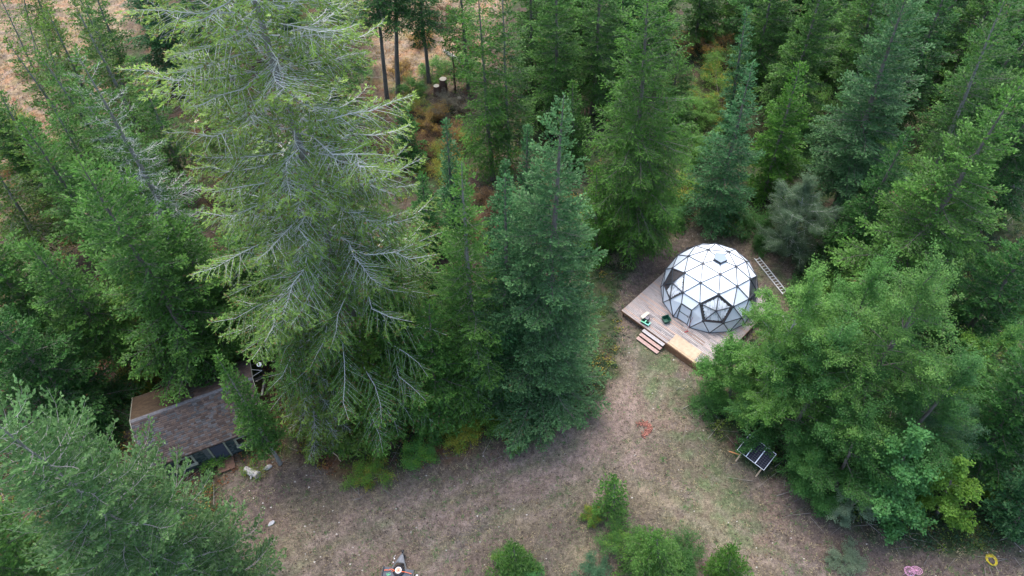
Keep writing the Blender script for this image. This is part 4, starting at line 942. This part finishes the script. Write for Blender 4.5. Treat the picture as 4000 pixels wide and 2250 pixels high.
for i, (bx, by, tx, ty) in enumerate(((120, 250, -20, -60), (170, 330, 60, 30), (210, 370, 100, 60), (290, 190, 190, -60), (95, 160, 30, -120))):
    fir(bx, by, (tx, ty), 1.5, 'olive', ['spindly nearly bare tree in the dry meadow, leftmost', 'spindly thin tree in the dry meadow with a bent grey stem', 'thin dark stemmed tree at the foot of the dry meadow', 'sparse thin tree between the meadow and the top left fir', 'far sparse thin tree at the top left corner'][i], 50+i, nb=60, cb=.3, prof=.4, dens=.45, limb=GREYL, bare=.4, gaps=.6, trunk_r=.11, barkm=GREYL, group='spindly trees in the meadow')
for i, (bx, by, tx, ty, rd, pl) in enumerate(((400, 420, 180, 0, 2.4, 'olive'), (330, 470, 90, 120, 2.3, 'fir'), (420, 560, 200, 230, 2.6, 'fir'), (250, 430, 10, 90, 2.2, 'olive'), (480, 480, 330, 150, 2.6, 'fir'), (600, 480, 500, 100, 2.8, 'olive'), (350, 300, 190, -20, 2.3, 'fir'), (130, 660, -60, 350, 2.6, 'olive'), (60, 420, -110, 130, 2.0, 'olive'), (150, 520, -10, 220, 2.2, 'fir'), (260, 330, 110, 10, 2.1, 'olive'), (340, 250, 220, -60, 2.2, 'fir'), (150, 150, 60, -90, 1.8, 'olive'), (300, 560, 120, 250, 2.3, 'fir'), (420, 780, 210, 480, 2.6, 'fir'), (260, 620, 20, 300, 2.5, 'olive'))):
    fir(bx, by, (tx, ty), rd, pl, 'thin crowned mid green tree in the loose left forest', 430+i, nb=95, cb=.2, prof=.45, dens=.7, gaps=.55, limb=GREYL, barkm=GREYL, group='loose forest on the left')
for i, (bx, by, tx, ty, rd, pl) in enumerate(((1080, 215, 1040, -140, 2.4, 'dark'), (1180, 230, 1150, -130, 2.3, 'larch'), (880, 330, 820, -60, 2.8, 'fir'))):
    fir(bx, by, (tx, ty), rd, pl, ['dark tree in front of the top centre meadow', 'wispy tree at the right border of the top centre meadow', 'green fir behind the right side of the lichened fir'][i], 150+i, nb=90, cb=.4 if i == 0 else .1, prof=.45, dens=.7, gaps=.5)
# centre background
fir(1240, 455, (1195, -60), 2.6, 'larch', 'tall wispy larch with a dark trunk at the top centre', 60, name='larch_tree', nb=150, cb=.08, prof=.35, dens=.7, droop=.3, hang=.5, tuft=(.24, .06), gaps=.5, trunk_r=.2)
fir(1282, 420, (1262, -80), 2.5, 'fir', 'sparse tree with grey trunk just right of the wispy larch', 61, nb=120, cb=.15, prof=.4, dens=.6, gaps=.5, trunk_r=.16, barkm=GREYL)
fir(975, 262, (938, -160), 2.4, 'dark', 'dark fir with bare lower trunk, left one of two by the meadow', 62, nb=90, cb=.55, prof=.5, dens=.7, trunk_r=.26, group='two bare trunked firs')
fir(1001, 238, (985, -200), 2.6, 'dark', 'dark fir with bare lower trunk, right one of two by the meadow', 63, nb=90, cb=.5, prof=.5, dens=.7, trunk_r=.28, group='two bare trunked firs')
fir(1400, 330, (1400, -110), 3.2, 'fir', 'mid green fir behind the tip of the central bluish fir', 64, nb=140, cb=.08, prof=.45, dens=.8)
fir(1490, 285, (1520, -150), 3.1, 'fir', 'dark stemmed fir right of the central fir tip near the brown litter', 65, nb=130, cb=.12, prof=.5, dens=.8)
fir(1340, 250, (1335, -120), 3.0, 'fir', 'fir in the back row between the larch and the central fir tip', 66, nb=130, cb=.08, prof=.5, dens=.8)
fir(1143, 585, (1120, 305), 1.7, 'spruce', 'small bluish fir with pointed top below the tree stumps', 67, nb=110, cb=.03, prof=.7)
fir(1322, 560, (1325, 325), 1.5, 'spruce', 'small dark fir left of the upper part of the central fir', 68, nb=100, cb=.03, prof=.7)
fir(1268, 620, (1270, 412), 1.6, 'spruce', 'small fir behind the narrow dark bluish fir', 69, nb=90, cb=.03, prof=.7)
fir(1020, 800, (990, 560), 2.4, 'dark', 'shaded dark fir right of the lichened trunk', 70, nb=120, cb=.03, prof=.6)
fir(1100, 800, (1050, 640), 2.2, 'dark', 'second shaded dark fir between the lichened and the yellowish firs', 71, nb=100, cb=.03, prof=.6)
fir(1035, 420, (1000, 250), 1.7, 'dark', 'dark shaggy young fir below the two bare trunked firs', 72, nb=90, cb=.03, prof=.6)
fir(1582, 622, (1642, -60), 4.4, 'larch', 'very tall soft green larch left of the dome', 73, name='larch_tree', nb=230, cb=.10, prof=.50, dens=.75, droop=.3, hang=.5, tuft=(.24, .055), maxtw=1.5, twsp=.22, gaps=.25)
fir(1500, 640, (1500, 420), 2.0, 'larch', 'young larch between the tall larch and the central fir', 74, name='larch_tree', nb=100, cb=.05, prof=.6, hang=.4, tuft=(.22, .055))
fir(1440, 420, (1440, 200), 1.9, 'fir', 'small fir hidden behind the right flank of the central fir', 75, nb=90, cb=.05, prof=.6)
# right background
fir(1790, 560, (1896, 155), 3.2, 'spruce', 'blue green spruce with layered branches behind the dome', 80, name='spruce_tree', nb=150, cb=.04, prof=.75, dens=.85, droop=.15, upt=.1, tuft=(.22, .075), twsp=.24, inner=.15)
fir(1920, 500, (2010, 160), 2.6, 'larch', 'green narrow fir just right of the blue green spruce', 81, nb=140, cb=.04, prof=.6)
fir(1830, 330, (1880, 20), 1.7, 'spruce', 'thin spruce top rising behind the blue green spruce', 82, name='spruce_tree', nb=100, cb=.04, prof=.6)
fir(2090, 560, (2300, -60), 3.6, 'blue', 'tall pale bluish fir at the top right', 83, nb=180, cb=.15, prof=.5, dens=.85, gaps=.3)
fir(2095, 690, (2295, 325), 2.9, 'dark', 'dark green conical fir behind the grey willow bush', 84, nb=160, cb=.03, prof=.8, dens=.9)
fir(1960, 340, (2080, -60), 3.2, 'fir', 'fir with drooping dark boughs at the top right of the spruce', 85, nb=130, cb=.15, prof=.5, gaps=.3)
fir(2300, 560, (2545, -40), 3.0, 'fir', 'tall fir with leaning pale grey trunk at the upper right', 86, nb=130, cb=.25, prof=.4, dens=.6, gaps=.6, trunk_r=.26, barkm=GREYL)
fir(2185, 800, (2575, 190), 5.1, 'brightgreen', 'big broad bright green fir filling the right edge', 87, nb=230, cb=.04, prof=.7, dens=.8, tuft=(.18, .09), maxtw=1.3, inner=.2)
fir(2350, 420, (2560, -20), 2.8, 'dark', 'dark fir in the top right corner', 88, nb=120, cb=.1, prof=.5)
fir(2240, 330, (2400, -80), 2.9, 'dark', 'dark fir at the top right behind the pale bluish fir', 89, nb=120, cb=.1, prof=.5)
fir(1890, 230, (1960, -120), 3.0, 'fir', 'back row fir at the top above the spruce', 90, nb=120, cb=.1, prof=.5)
fir(2130, 300, (2230, -120), 2.9, 'fir', 'back row fir at the top right with a bare reddish stem', 91, nb=110, cb=.25, prof=.5)
fir(2470, 560, (2700, 60), 3.0, 'dark', 'dark fir behind the broad right edge fir', 92, nb=120, cb=.1, prof=.5)
fir(2440, 1180, (2640, 880), 3.2, 'dark', 'dark pine at the right edge beside the deciduous trees', 93, nb=140, cb=.05, prof=.5)
fir(2540, 1330, (2690, 1100), 1.9, 'spruce', 'dark soft pine at the bottom right above the yellow hose', 94, nb=120, cb=.05, prof=.5)
fir(2380, 900, (2640, 560), 3.0, 'dark', 'dark fir in the gap at the right edge', 95, nb=120, cb=.1, prof=.5)
# copies fill the back of the forest
proto = fir(1750, 120, (1775, -170), 2.7, 'fir', 'green conifer in the dense back rows along the top edge', 100, name='conifer_tree', nb=110, cb=.1, prof=.5, group='back row conifers')
proto2 = fir(2060, 150, (2120, -170), 2.6, 'dark', 'green conifer in the dense back rows along the top edge', 101, name='conifer_tree', nb=100, cb=.12, prof=.5, group='back row conifers')
rng = np.random.default_rng(77)
for i, (tx, ty) in enumerate(((1370, 120), (1440, 90), (1530, 130), (1600, 200), (1460, 180), (1580, 60), (1680, 330), (2010, 60), (2180, 130), (2260, 180), (2350, 240), (2450, 200), (2400, 90), (2520, 330), (2560, 130), (1950, 120), (2500, 30), (2320, 60),
                             (540, 60), (640, 160), (720, 60), (800, 180), (860, 60), (660, 400), (840, 380), (2150, 440), (2440, 440), (2540, 480), (780, 560), (60, 1000), (2540, 760), (2560, 1050), (1840, 90), (1900, 160), (2080, 220), (2030, 130), (2140, 60), (2290, 120), (2440, 290), (2380, 330), (1640, 130), (1560, 250), (1420, 200), (2200, 60))):
    c = copy_tree((proto, proto2)[i % 2]); p = G(tx, ty); c.location = (p.x, p.y, gz(p)); s_ = rng.uniform(.75, 1.15); c.scale = (s_, s_, s_*rng.uniform(.85, 1.1)); c.rotation_euler = (rng.normal()*.03, rng.normal()*.03, rng.random()*6.28)
# ---------------------------------------------------------------- broadleaved trees
def leafy(bx, by, tip, rad, pal, label, seed, name='birch_tree', h=None, **k):
    b, h_, lean = place(bx, by, tip, h)
    return broadleaf(name, label, b, h_, rad, lean=lean, pal=pal, seed=seed, **k)
leafy(1910, 1045, (2065, 640), 2.7, 'birch', 'tall birch with a slanting pale trunk in front of the dome deck', 201, trunkm=M_birch, leaves=52000, leaf=.12, nl=40, cb=.12, clump=.5, trunk_r=.12)
leafy(1985, 1130, (2150, 800), 3.4, 'deep', 'dense green tree behind the solar panels', 202, name='alder_tree', leaves=50000, leaf=.12, nl=38, cb=.08, clump=.55)
leafy(2075, 1130, (2415, 635), 3.9, 'birch', 'tallest broadleaved tree with bright yellowish crown at the right', 203, name='poplar_tree', leaves=62000, leaf=.125, nl=44, cb=.2, clump=.55, mixpal='green')
leafy(2040, 1000, (2240, 660), 3.0, 'green', 'green tree between the birch and the tallest broadleaved tree', 204, name='alder_tree', leaves=40000, leaf=.12, nl=34, cb=.15)
leafy(2200, 1190, (2450, 850), 3.0, 'deep', 'dark green tree right of centre in the broadleaved clump', 205, name='alder_tree', leaves=40000, leaf=.11, nl=30, cb=.1)
leafy(1835, 1015, (1850, 850), 2.0, 'green', 'leafy low tree reaching over the front corner of the deck', 206, name='alder_tree', leaves=24000, leaf=.12, nl=24, cb=.05)
leafy(2100, 1230, (2200, 1010), 2.5, 'deep', 'shaded green bushy tree below the tallest broadleaved tree', 207, name='alder_tree', leaves=28000, leaf=.11, nl=26, cb=.05)
leafy(2235, 1300, (2330, 1090), 2.2, 'maple', 'bright green maple with broad leaves at the lower right', 208, name='maple_tree', leaves=13000, leaf=.24, nl=26, cb=.1, clump=.5)
leafy(2360, 1290, (2440, 1140), 1.5, 'lime', 'lime green sapling right of the maple', 209, name='maple_tree', leaves=7000, leaf=.2, nl=16, cb=.1, clump=.4)
leafy(2120, 1300, (2180, 1220), 1.2, 'greypale', 'pale grey green bush left of the maple', 210, name='shrub', leaves=9000, leaf=.09, nl=14, cb=.05, clump=.35, cat='shrub')
leafy(2030, 1240, (2060, 1150), 1.7, 'deep', 'dark green shrub right of the solar panels', 211, name='shrub', leaves=15000, leaf=.11, nl=16, cb=.02, cat='shrub')
leafy(2300, 1180, (2420, 990), 2.3, 'bluegreen', 'bluish green willow like tree above the maple', 212, name='willow_tree', leaves=24000, leaf=.10, nl=24, cb=.1)
leafy(1985, 640, (2040, 440), 2.6, 'willow', 'round grey willow bush with pale twigs behind the dome', 213, name='willow_shrub', leaves=60000, leaf=.085, nl=40, cb=.0, clump=.5, trunkm=PALE, cat='shrub')
leafy(2110, 720, (2160, 600), 1.9, 'green', 'green leafy shrub right of the grey willow bush', 214, name='shrub', leaves=17000, leaf=.12, nl=20, cb=.0, cat='shrub')
leafy(2200, 900, (2330, 700), 2.2, 'deep', 'green tree behind the tallest broadleaved crown', 215, name='alder_tree', leaves=20000, leaf=.12, nl=22, cb=.0)
leafy(2400, 1010, (2550, 820), 2.3, 'green', 'yellowish green tree by the right edge', 216, name='alder_tree', leaves=22000, leaf=.12, nl=22, cb=.0, mixpal='lime')
# saplings and shrubs
SH = [(1290, 1090, 46, 1.9, 'green', 'round dark green shrub at the clearing edge below the central fir', 5000, .10),
      (1160, 1095, 60, 1.3, 'yellow', 'yellow and orange tinted brush at the clearing edge', 6000, .10), (1210, 1060, 40, 1.2, 'lime', 'yellowish green shrub right of the orange tinted brush', 4000, .09),
      (1060, 1140, 50, 1.4, 'green', 'bright green shrub right of the orange stick', 5000, .10), (930, 1195, 55, 1.0, 'lime', 'lime green low shrub at the lowest point of the brush', 5000, .09),
      (1095, 1060, 50, 1.2, 'lime', 'lime shrub under the drooping fir', 4000, .09), (880, 1130, 40, 1.1, 'green', 'green shrub left of the orange stick', 3500, .09), (800, 1100, 45, 1.1, 'lime', 'lime green shrub beside the pale fir', 4000, .09),
      (1350, 1040, 40, 1.3, 'lime', 'yellowish shrub in the dark under the central fir', 3000, .09), (1775, 1030, 40, 1.2, 'deep', 'low dark shrub at the left foot of the birch', 3500, .09),
      (1490, 1300, 24, 1.4, 'lime', 'small round lime green bush on the clearing', 4500, .06), (1298, 1420, 46, 1.9, 'green', 'round bright green young tree at the bottom centre', 9000, .08),
      (1720, 1415, 50, 1.7, 'deep', 'dark leafy bush between the two bottom saplings', 7000, .08), (1490, 1455, 36, 1.5, 'bluegreen', 'bluish green bush cut by the bottom edge', 4500, .08), (1340, 1470, 34, 1.6, 'maple', 'small bright bush at the bottom edge right of the round young tree', 4000, .08),
      (1570, 1375, 50, 2.0, 'green', 'green leafy bush left of the tallest bottom sapling', 7000, .08), (2120, 1420, 40, .9, 'greypale', 'pale grey green ground bush at the lower right', 4500, .08),
      (540, 1170, 30, .8, 'green', 'small green plant beside the cabin doorstep', 1200, .1), (640, 1190, 26, .5, 'lime', 'low green weeds around the cut log', 900, .08),
      (440, 900, 60, 1.4, 'orange', 'rust and orange bush behind the cabin roof', 6000, .1), (500, 900, 36, 1.5, 'lime', 'yellow green shrub touching the cabin roof', 4500, .09), (375, 960, 34, 1.3, 'yellow', 'yellow green shrub left of the cabin roof', 4000, .09),
      (560, 850, 50, 1.3, 'yellow', 'yellowish brush uphill of the cabin', 4500, .09), (330, 880, 50, 1.3, 'rust', 'brown and rust brush left behind the cabin', 4000, .09),
      (1080, 330, 60, 2.2, 'orange', 'orange leaved bush below the tree stumps', 8000, .1), (1050, 290, 50, 1.8, 'yellow', 'golden bush left of the tree stumps', 6000, .1), (1150, 370, 50, 1.8, 'orange', 'orange brown bush left of the wispy larch', 6000, .1),
      (1240, 520, 50, 1.4, 'rust', 'rust coloured brush below the wispy larch', 5000, .1), (1065, 120, 34, 1.8, 'orange', 'golden bush in the far dry meadow', 3500, .12), (1115, 60, 36, 2.2, 'rust', 'rusty red shrub in the far dry meadow', 4000, .12),
      (1735, 400, 60, 3.0, 'green', 'green thicket between the tall larch and the spruce', 11000, .12), (1725, 500, 50, 2.2, 'lime', 'yellow green leafy bush at the right foot of the tall larch', 7000, .11), (1745, 300, 60, 2.6, 'birch', 'light green thicket left of the yellow green one', 9000, .12), (1690, 560, 45, 1.6, 'deep', 'dark green bush behind the dirt patch of the dome', 6000, .11),
      (2000, 200, 80, 3.0, 'green', 'leafy green thicket in the upper back between firs', 10000, .12), (2200, 420, 70, 2.8, 'green', 'green thicket under the tall pale bluish fir', 9000, .12), (1900, 60, 70, 2.6, 'lime', 'yellowish thicket at the top edge', 8000, .13),
      (1130, 290, 50, 1.8, 'olive_', 'dull olive brush just right of the tree stumps', 6000, .1), (1090, 200, 40, 1.6, 'green', 'green bush up the slope from the tree stumps', 5000, .11), (1040, 240, 44, 1.7, 'green', 'green bush between the bare trunks and the stumps', 5500, .11), (1160, 180, 40, 1.6, 'birch', 'light green bush by the fallen log', 4500, .11),
      (1040, 390, 55, 1.8, 'rust', 'rust brown bush under the orange leaved one', 6500, .1), (1120, 430, 55, 1.6, 'yellow', 'golden brush above the small bluish fir', 6000, .1), (1180, 120, 36, 1.5, 'rust', 'small rusty shrub at the right rim of the meadow', 3500, .11),
      (1010, 185, 40, 1.4, 'orange', 'orange shrub beside the bare trunked firs', 3500, .11), (1760, 130, 70, 2.4, 'orange', 'orange and yellow thicket at the top right of the tall larch', 8000, .12), (1800, 260, 80, 3.0, 'lime', 'yellow green thicket left of the blue green spruce', 12000, .12),
      (1830, 190, 70, 2.8, 'birch', 'light green leafy thicket below the orange one', 10000, .12), (1980, 400, 90, 3.2, 'deep', 'grey green thicket right of the spruce', 14000, .12), (2040, 300, 90, 3.2, 'birch', 'dull green thicket higher up the slope right of the spruce', 12000, .12),
      (2090, 400, 80, 3.0, 'willow', 'greyish thicket near the foot of the pale bluish fir', 10000, .11), (1900, 585, 60, 1.6, 'deep', 'dark leafy undergrowth at the edge behind the dome', 8000, .11), (1820, 560, 50, 1.3, 'green', 'green undergrowth below the blue green spruce', 6000, .11),
      (2035, 735, 40, 1.3, 'deep', 'dark bush right of the ladder', 5000, .1), (2060, 760, 70, 2.6, 'green', 'leafy bush behind the birch crown', 9000, .12), (1560, 640, 50, 1.3, 'olive_', 'dry grey brush at the foot of the tall larch', 3500, .08),
      (2520, 1010, 50, 1.6, 'yellow', 'bright yellow green bush at the right edge', 6000, .13), (2480, 1240, 44, 1.7, 'lime', 'yellow green bush right of the lime sapling', 5000, .14), (2260, 230, 60, 2.4, 'green', 'leafy thicket between dark firs at the top right', 8000, .12),
      (2380, 660, 70, 2.2, 'deep', 'dark leafy thicket left of the leaning pale trunk foot', 9000, .12), (2350, 520, 60, 2.2, 'green', 'green thicket beside the leaning pale trunk', 8000, .12), (40, 440, 50, 1.7, 'orange', 'orange bush in the left meadow', 4000, .11), (110, 200, 40, 1.6, 'rust', 'rust red bush in the left meadow', 3500, .12), (20, 330, 50, 1.5, 'yellow', 'yellowish grass tussock bush at the left edge', 3500, .12)]
LEAFC['olive_'] = ((.14, .13, .09), (.2, .18, .12))
for i, (tx, ty, rp, h_, pal, lab, nlv, lf) in enumerate(SH):
    b = G(tx, ty); rr = rp/K/F*math.hypot(math.hypot(b.x, b.y), H)
    broadleaf('shrub', lab, b, h_, rr, pal=pal, seed=300+i, leaves=nlv, leaf=lf, nl=12, cb=0.0, clump=.34*min(1.5, rr), cat='shrub', squash=min(1, h_/rr*.8), trunk_r=.03, mixpal={'lime': 'yellow', 'orange': 'rust', 'yellow': 'lime', 'green': 'lime'}.get(pal))
# conifer saplings at the bottom
fir(1655, 1440, (1652, 1345), 2.1, 'brightgreen', 'tallest young larch at the bottom edge right of centre', 120, name='young_larch', nb=90, cb=.02, prof=.6, dens=1.3, tuft=(.14, .05), tipel=.6, twsp=.14, gsc=.7)
fir(1825, 1470, (1840, 1385), 1.5, 'larch', 'yellowish green young larch at the bottom edge right of the dark bush', 121, name='young_larch', nb=80, cb=.02, prof=.6, dens=1.3, tuft=(.14, .05), tipel=.8, twsp=.14, gsc=.7)
fir(1545, 1290, (1546, 1205), 1.2, 'fir', 'thin forked sapling beside the round lime bush', 122, name='sapling', nb=50, cb=.05, prof=.35, dens=1.2, tuft=(.13, .07), gaps=.4)
fir(1298, 1440, (1292, 1375), 1.3, 'brightgreen', 'young larch inside the round bright green clump', 123, name='young_larch', gsc=.7, nb=60, cb=.02, prof=.5, dens=1.2, tuft=(.14, .05), twsp=.14)
# ---------------------------------------------------------------- uncountable ground cover
rng = np.random.default_rng(55)
def frame_pts(n, y0=-60, y1=1520, x0=-160, x1=2740):
    tx = rng.uniform(x0, x1, n); ty = rng.uniform(y0, y1, n)
    x = tx/K-512; y = ty/K-288; d1 = F*cp-y*sp; d2 = -F*sp-y*cp; t = -H/d2
    return x*t, d1*t
def ground_cover():
    # low plants on the forest floor, in clusters
    px, py = frame_pts(14000); ok = poly_sd(px, py, CLEAR) < -.3; px = px[ok]; py = py[ok]
    cabd = np.abs((px-CX)*math.cos(CA)+(py-CY)*math.sin(CA)) < CL+.2; cabe = np.abs(-(px-CX)*math.sin(CA)+(py-CY)*math.cos(CA)) < 3.7
    k = ~(cabd & cabe); px = px[k]; py = py[k]; n = len(px)
    dens = fbm(px*.35, py*.35, 61); mead = np.maximum(poly_sd(px, py, MEADOW1), poly_sd(px, py, MEADOW2)) > 0
    right = smooth01((px+2)/14)
    k = rng.random(n) < np.where(mead, .35, .55+.5*right+.6*(dens-.5)); px = px[k]; py = py[k]; mead = mead[k]; right = right[k]; n = len(px)
    per = 26; r_ = rng.uniform(.25, .75, n)
    a = rng.random((n, per))*2*PI; q = np.sqrt(rng.random((n, per)))*r_[:, None]
    X = px[:, None]+np.cos(a)*q; Y = py[:, None]+np.sin(a)*q; hgt = r_[:, None]*.8*(1-(q/r_[:, None])**2)*rng.random((n, per))+.06
    X = X.ravel(); Y = Y.ravel(); Z = ground_h(X, Y)+hgt.ravel()
    t = rng.random(n); g = np.array([[.045, .10, .03]])*np.ones((n, 1))
    lime = np.array([.12, .17, .03]); yel = np.array([.24, .19, .035]); rus = np.array([.18, .08, .035]); dk = np.array([.03, .075, .03])
    kind = t+(.5-right)*.45
    g[kind > .55] = lime; g[kind > .78] = yel; g[kind > .95] = rus; g[kind < .3] = dk; g[mead & (t > .35)] = np.array([.30, .22, .09]); g[mead & (t > .8)] = np.array([.28, .12, .05])
    col = np.repeat(g*rng.uniform(.7, 1.25, (n, 1)), per, 0)*rng.uniform(.7, 1.3, (n*per, 1))
    az = rng.random(n*per)*2*PI; D = np.stack([np.cos(az), np.sin(az), rng.normal(size=n*per)*.3], 1); D /= np.linalg.norm(D, axis=1)[:, None]
    V, Fc = kites(np.stack([X, Y, Z], 1), D, rng.uniform(.10, .2, n*per), rng.uniform(.07, .13, n*per), rng)
    tag(npmesh('undergrowth', V, Fc, M_leaf, col=np.repeat(col, 4, 0)), 'low leafy undergrowth covering the forest floor', 'undergrowth', kind='stuff')
    # grass blades and straw on the clearing
    px, py = frame_pts(300000, y0=560); k = poly_sd(px, py, CLEAR) > -.8; px = px[k]; py = py[k]
    k = rng.random(len(px)) < .35+.9*(fbm(px*.8, py*.8, 62)-.35); px = px[k]; py = py[k]; n = len(px)
    ncl = 7000; cx_, cy_ = frame_pts(ncl, y0=560); kc = (poly_sd(cx_, cy_, CLEAR) > -.6) & (rng.random(ncl) < .25+1.5*(fbm(cx_*.35, cy_*.35, 66)-.4)); cx_ = cx_[kc]; cy_ = cy_[kc]; ncl = len(cx_)
    rad_ = rng.uniform(.06, .28, ncl); per = 16; isc = np.r_[np.zeros(n, bool), np.ones(ncl*per, bool)]; sc_ = rng.random(ncl)
    px = np.r_[px, (cx_[:, None]+rng.normal(size=(ncl, per))*rad_[:, None]*.6).ravel()]; py = np.r_[py, (cy_[:, None]+rng.normal(size=(ncl, per))*rad_[:, None]*.6).ravel()]
    ctype = np.r_[np.zeros(n), np.repeat(sc_, per)]; n = len(px)
    az = rng.random(n)*2*PI; D = np.stack([np.cos(az), np.sin(az), rng.uniform(.05, .9, n)], 1); D /= np.linalg.norm(D, axis=1)[:, None]
    base = ground_color(px, py); gr = fbm(px*.7, py*.7, 63)[:, None]; straw = np.array([.29, .24, .145]); grn = np.array([.075, .13, .05])
    mixv = rng.random((n, 1)); col = np.where(mixv < .5, base*rng.uniform(.6, 1.3, (n, 1)), np.where(mixv < .55+.9*(gr-.38), grn*rng.uniform(.7, 1.5, (n, 1)), straw*rng.uniform(.5, 1.1, (n, 1))))
    cg = isc & (ctype < .45); cs = isc & (ctype >= .45) & (ctype < .8); cd = isc & (ctype >= .8)
    col[cg] = np.array([.06, .125, .04])*rng.uniform(.7, 1.5, (cg.sum(), 1)); col[cs] = np.array([.30, .26, .16])*rng.uniform(.6, 1.2, (cs.sum(), 1)); col[cd] = np.array([.07, .055, .045])*rng.uniform(.6, 1.4, (cd.sum(), 1))
    V, Fc = kites(np.stack([px, py, ground_h(px, py)-.01], 1), D, rng.uniform(.08, .3, n), rng.uniform(.015, .045, n), rng)
    tag(npmesh('grass', V, Fc, M_litter, col=np.repeat(col, 4, 0)), 'short dry grass and straw on the clearing', 'grass', kind='stuff')
    # meadow grass far behind
    px, py = frame_pts(60000, y1=720, y0=-60); k = np.maximum(poly_sd(px, py, MEADOW1), poly_sd(px, py, MEADOW2)) > -.5; px = px[k]; py = py[k]; n = len(px)
    az = rng.random(n)*2*PI; D = np.stack([np.cos(az)*.7, np.sin(az)*.7, np.full(n, .8)], 1)
    col = np.array([.30, .225, .12])*rng.uniform(.5, 1.2, (n, 1)); rr_ = fbm(px*.5, py*.5, 64) > .56; col[rr_] = np.array([.26, .13, .05])*rng.uniform(.6, 1.2, (rr_.sum(), 1))
    V, Fc = kites(np.stack([px, py, ground_h(px, py)-.02], 1), D, rng.uniform(.25, .6, n), rng.uniform(.04, .09, n), rng)
    tag(npmesh('meadow_grass', V, Fc, M_litter, col=np.repeat(col, 4, 0)), 'tall dry tan and rust meadow grass in the far openings', 'grass', kind='stuff')
    # cones, pebbles and leaf chips on the clearing
    px, py = frame_pts(22000, y0=560); k = poly_sd(px, py, CLEAR) > -.5; px = px[k]; py = py[k]; k = rng.random(len(px)) < .15+1.2*(fbm(px*.3, py*.3, 65)-.35); px = px[k]; py = py[k]; n = len(px)
    s_ = rng.uniform(.025, .08, n); T = np.array([[1, 0, 0], [-.5, .87, 0], [-.5, -.87, 0], [0, 0, 1.2]]); a = rng.random(n)*6.28
    V = np.stack([np.stack([px+(t_[0]*np.cos(a)-t_[1]*np.sin(a))*s_*1.3, py+(t_[0]*np.sin(a)+t_[1]*np.cos(a))*s_, ground_h(px, py)+t_[2]*s_], 1) for t_ in T], 1).reshape(-1, 3)
    b = (np.arange(n)*4)[:, None]; Fc = np.concatenate([b+np.array([[0, 1, 3]]), b+np.array([[1, 2, 3]]), b+np.array([[2, 0, 3]])])
    t = rng.random((n, 1)); col = np.where(t < .72, np.array([.045, .035, .032]), np.where(t < .9, np.array([.12, .08, .05]), np.array([.42, .4, .36])))*rng.uniform(.6, 1.3, (n, 1))
    tag(npmesh('fallen_cones', V, Fc, M_litter, col=np.repeat(col, 4, 0)), 'dark fallen cones and pebbles strewn over the clearing', 'cones', kind='stuff')
    # dead twigs on the forest floor and along its edge
    px, py = frame_pts(9000); sd_ = poly_sd(px, py, CLEAR); k = (sd_ < 1.2) & (rng.random(len(px)) < .75); px = px[k]; py = py[k]; n = len(px)
    az = rng.random(n)*2*PI; L_ = rng.uniform(.3, 1.8, n)**1.3; z0 = ground_h(px, py)+.05
    A = np.stack([px, py, z0], 1); B = A+np.stack([np.cos(az)*L_, np.sin(az)*L_, rng.uniform(-.02, .35, n)*L_], 1); r_ = rng.uniform(.008, .028, n)
    V, Fc = tubes(A, B, r_, r_*.4); col = np.repeat(np.array([[.20, .18, .165]])*rng.uniform(.35, 1.5, (n, 1)), 6, 0)
    tag(npmesh('fallen_twigs', V, Fc, M_litter, col=col), 'grey dead twigs littering the forest floor', 'twigs', kind='stuff')
ground_cover()
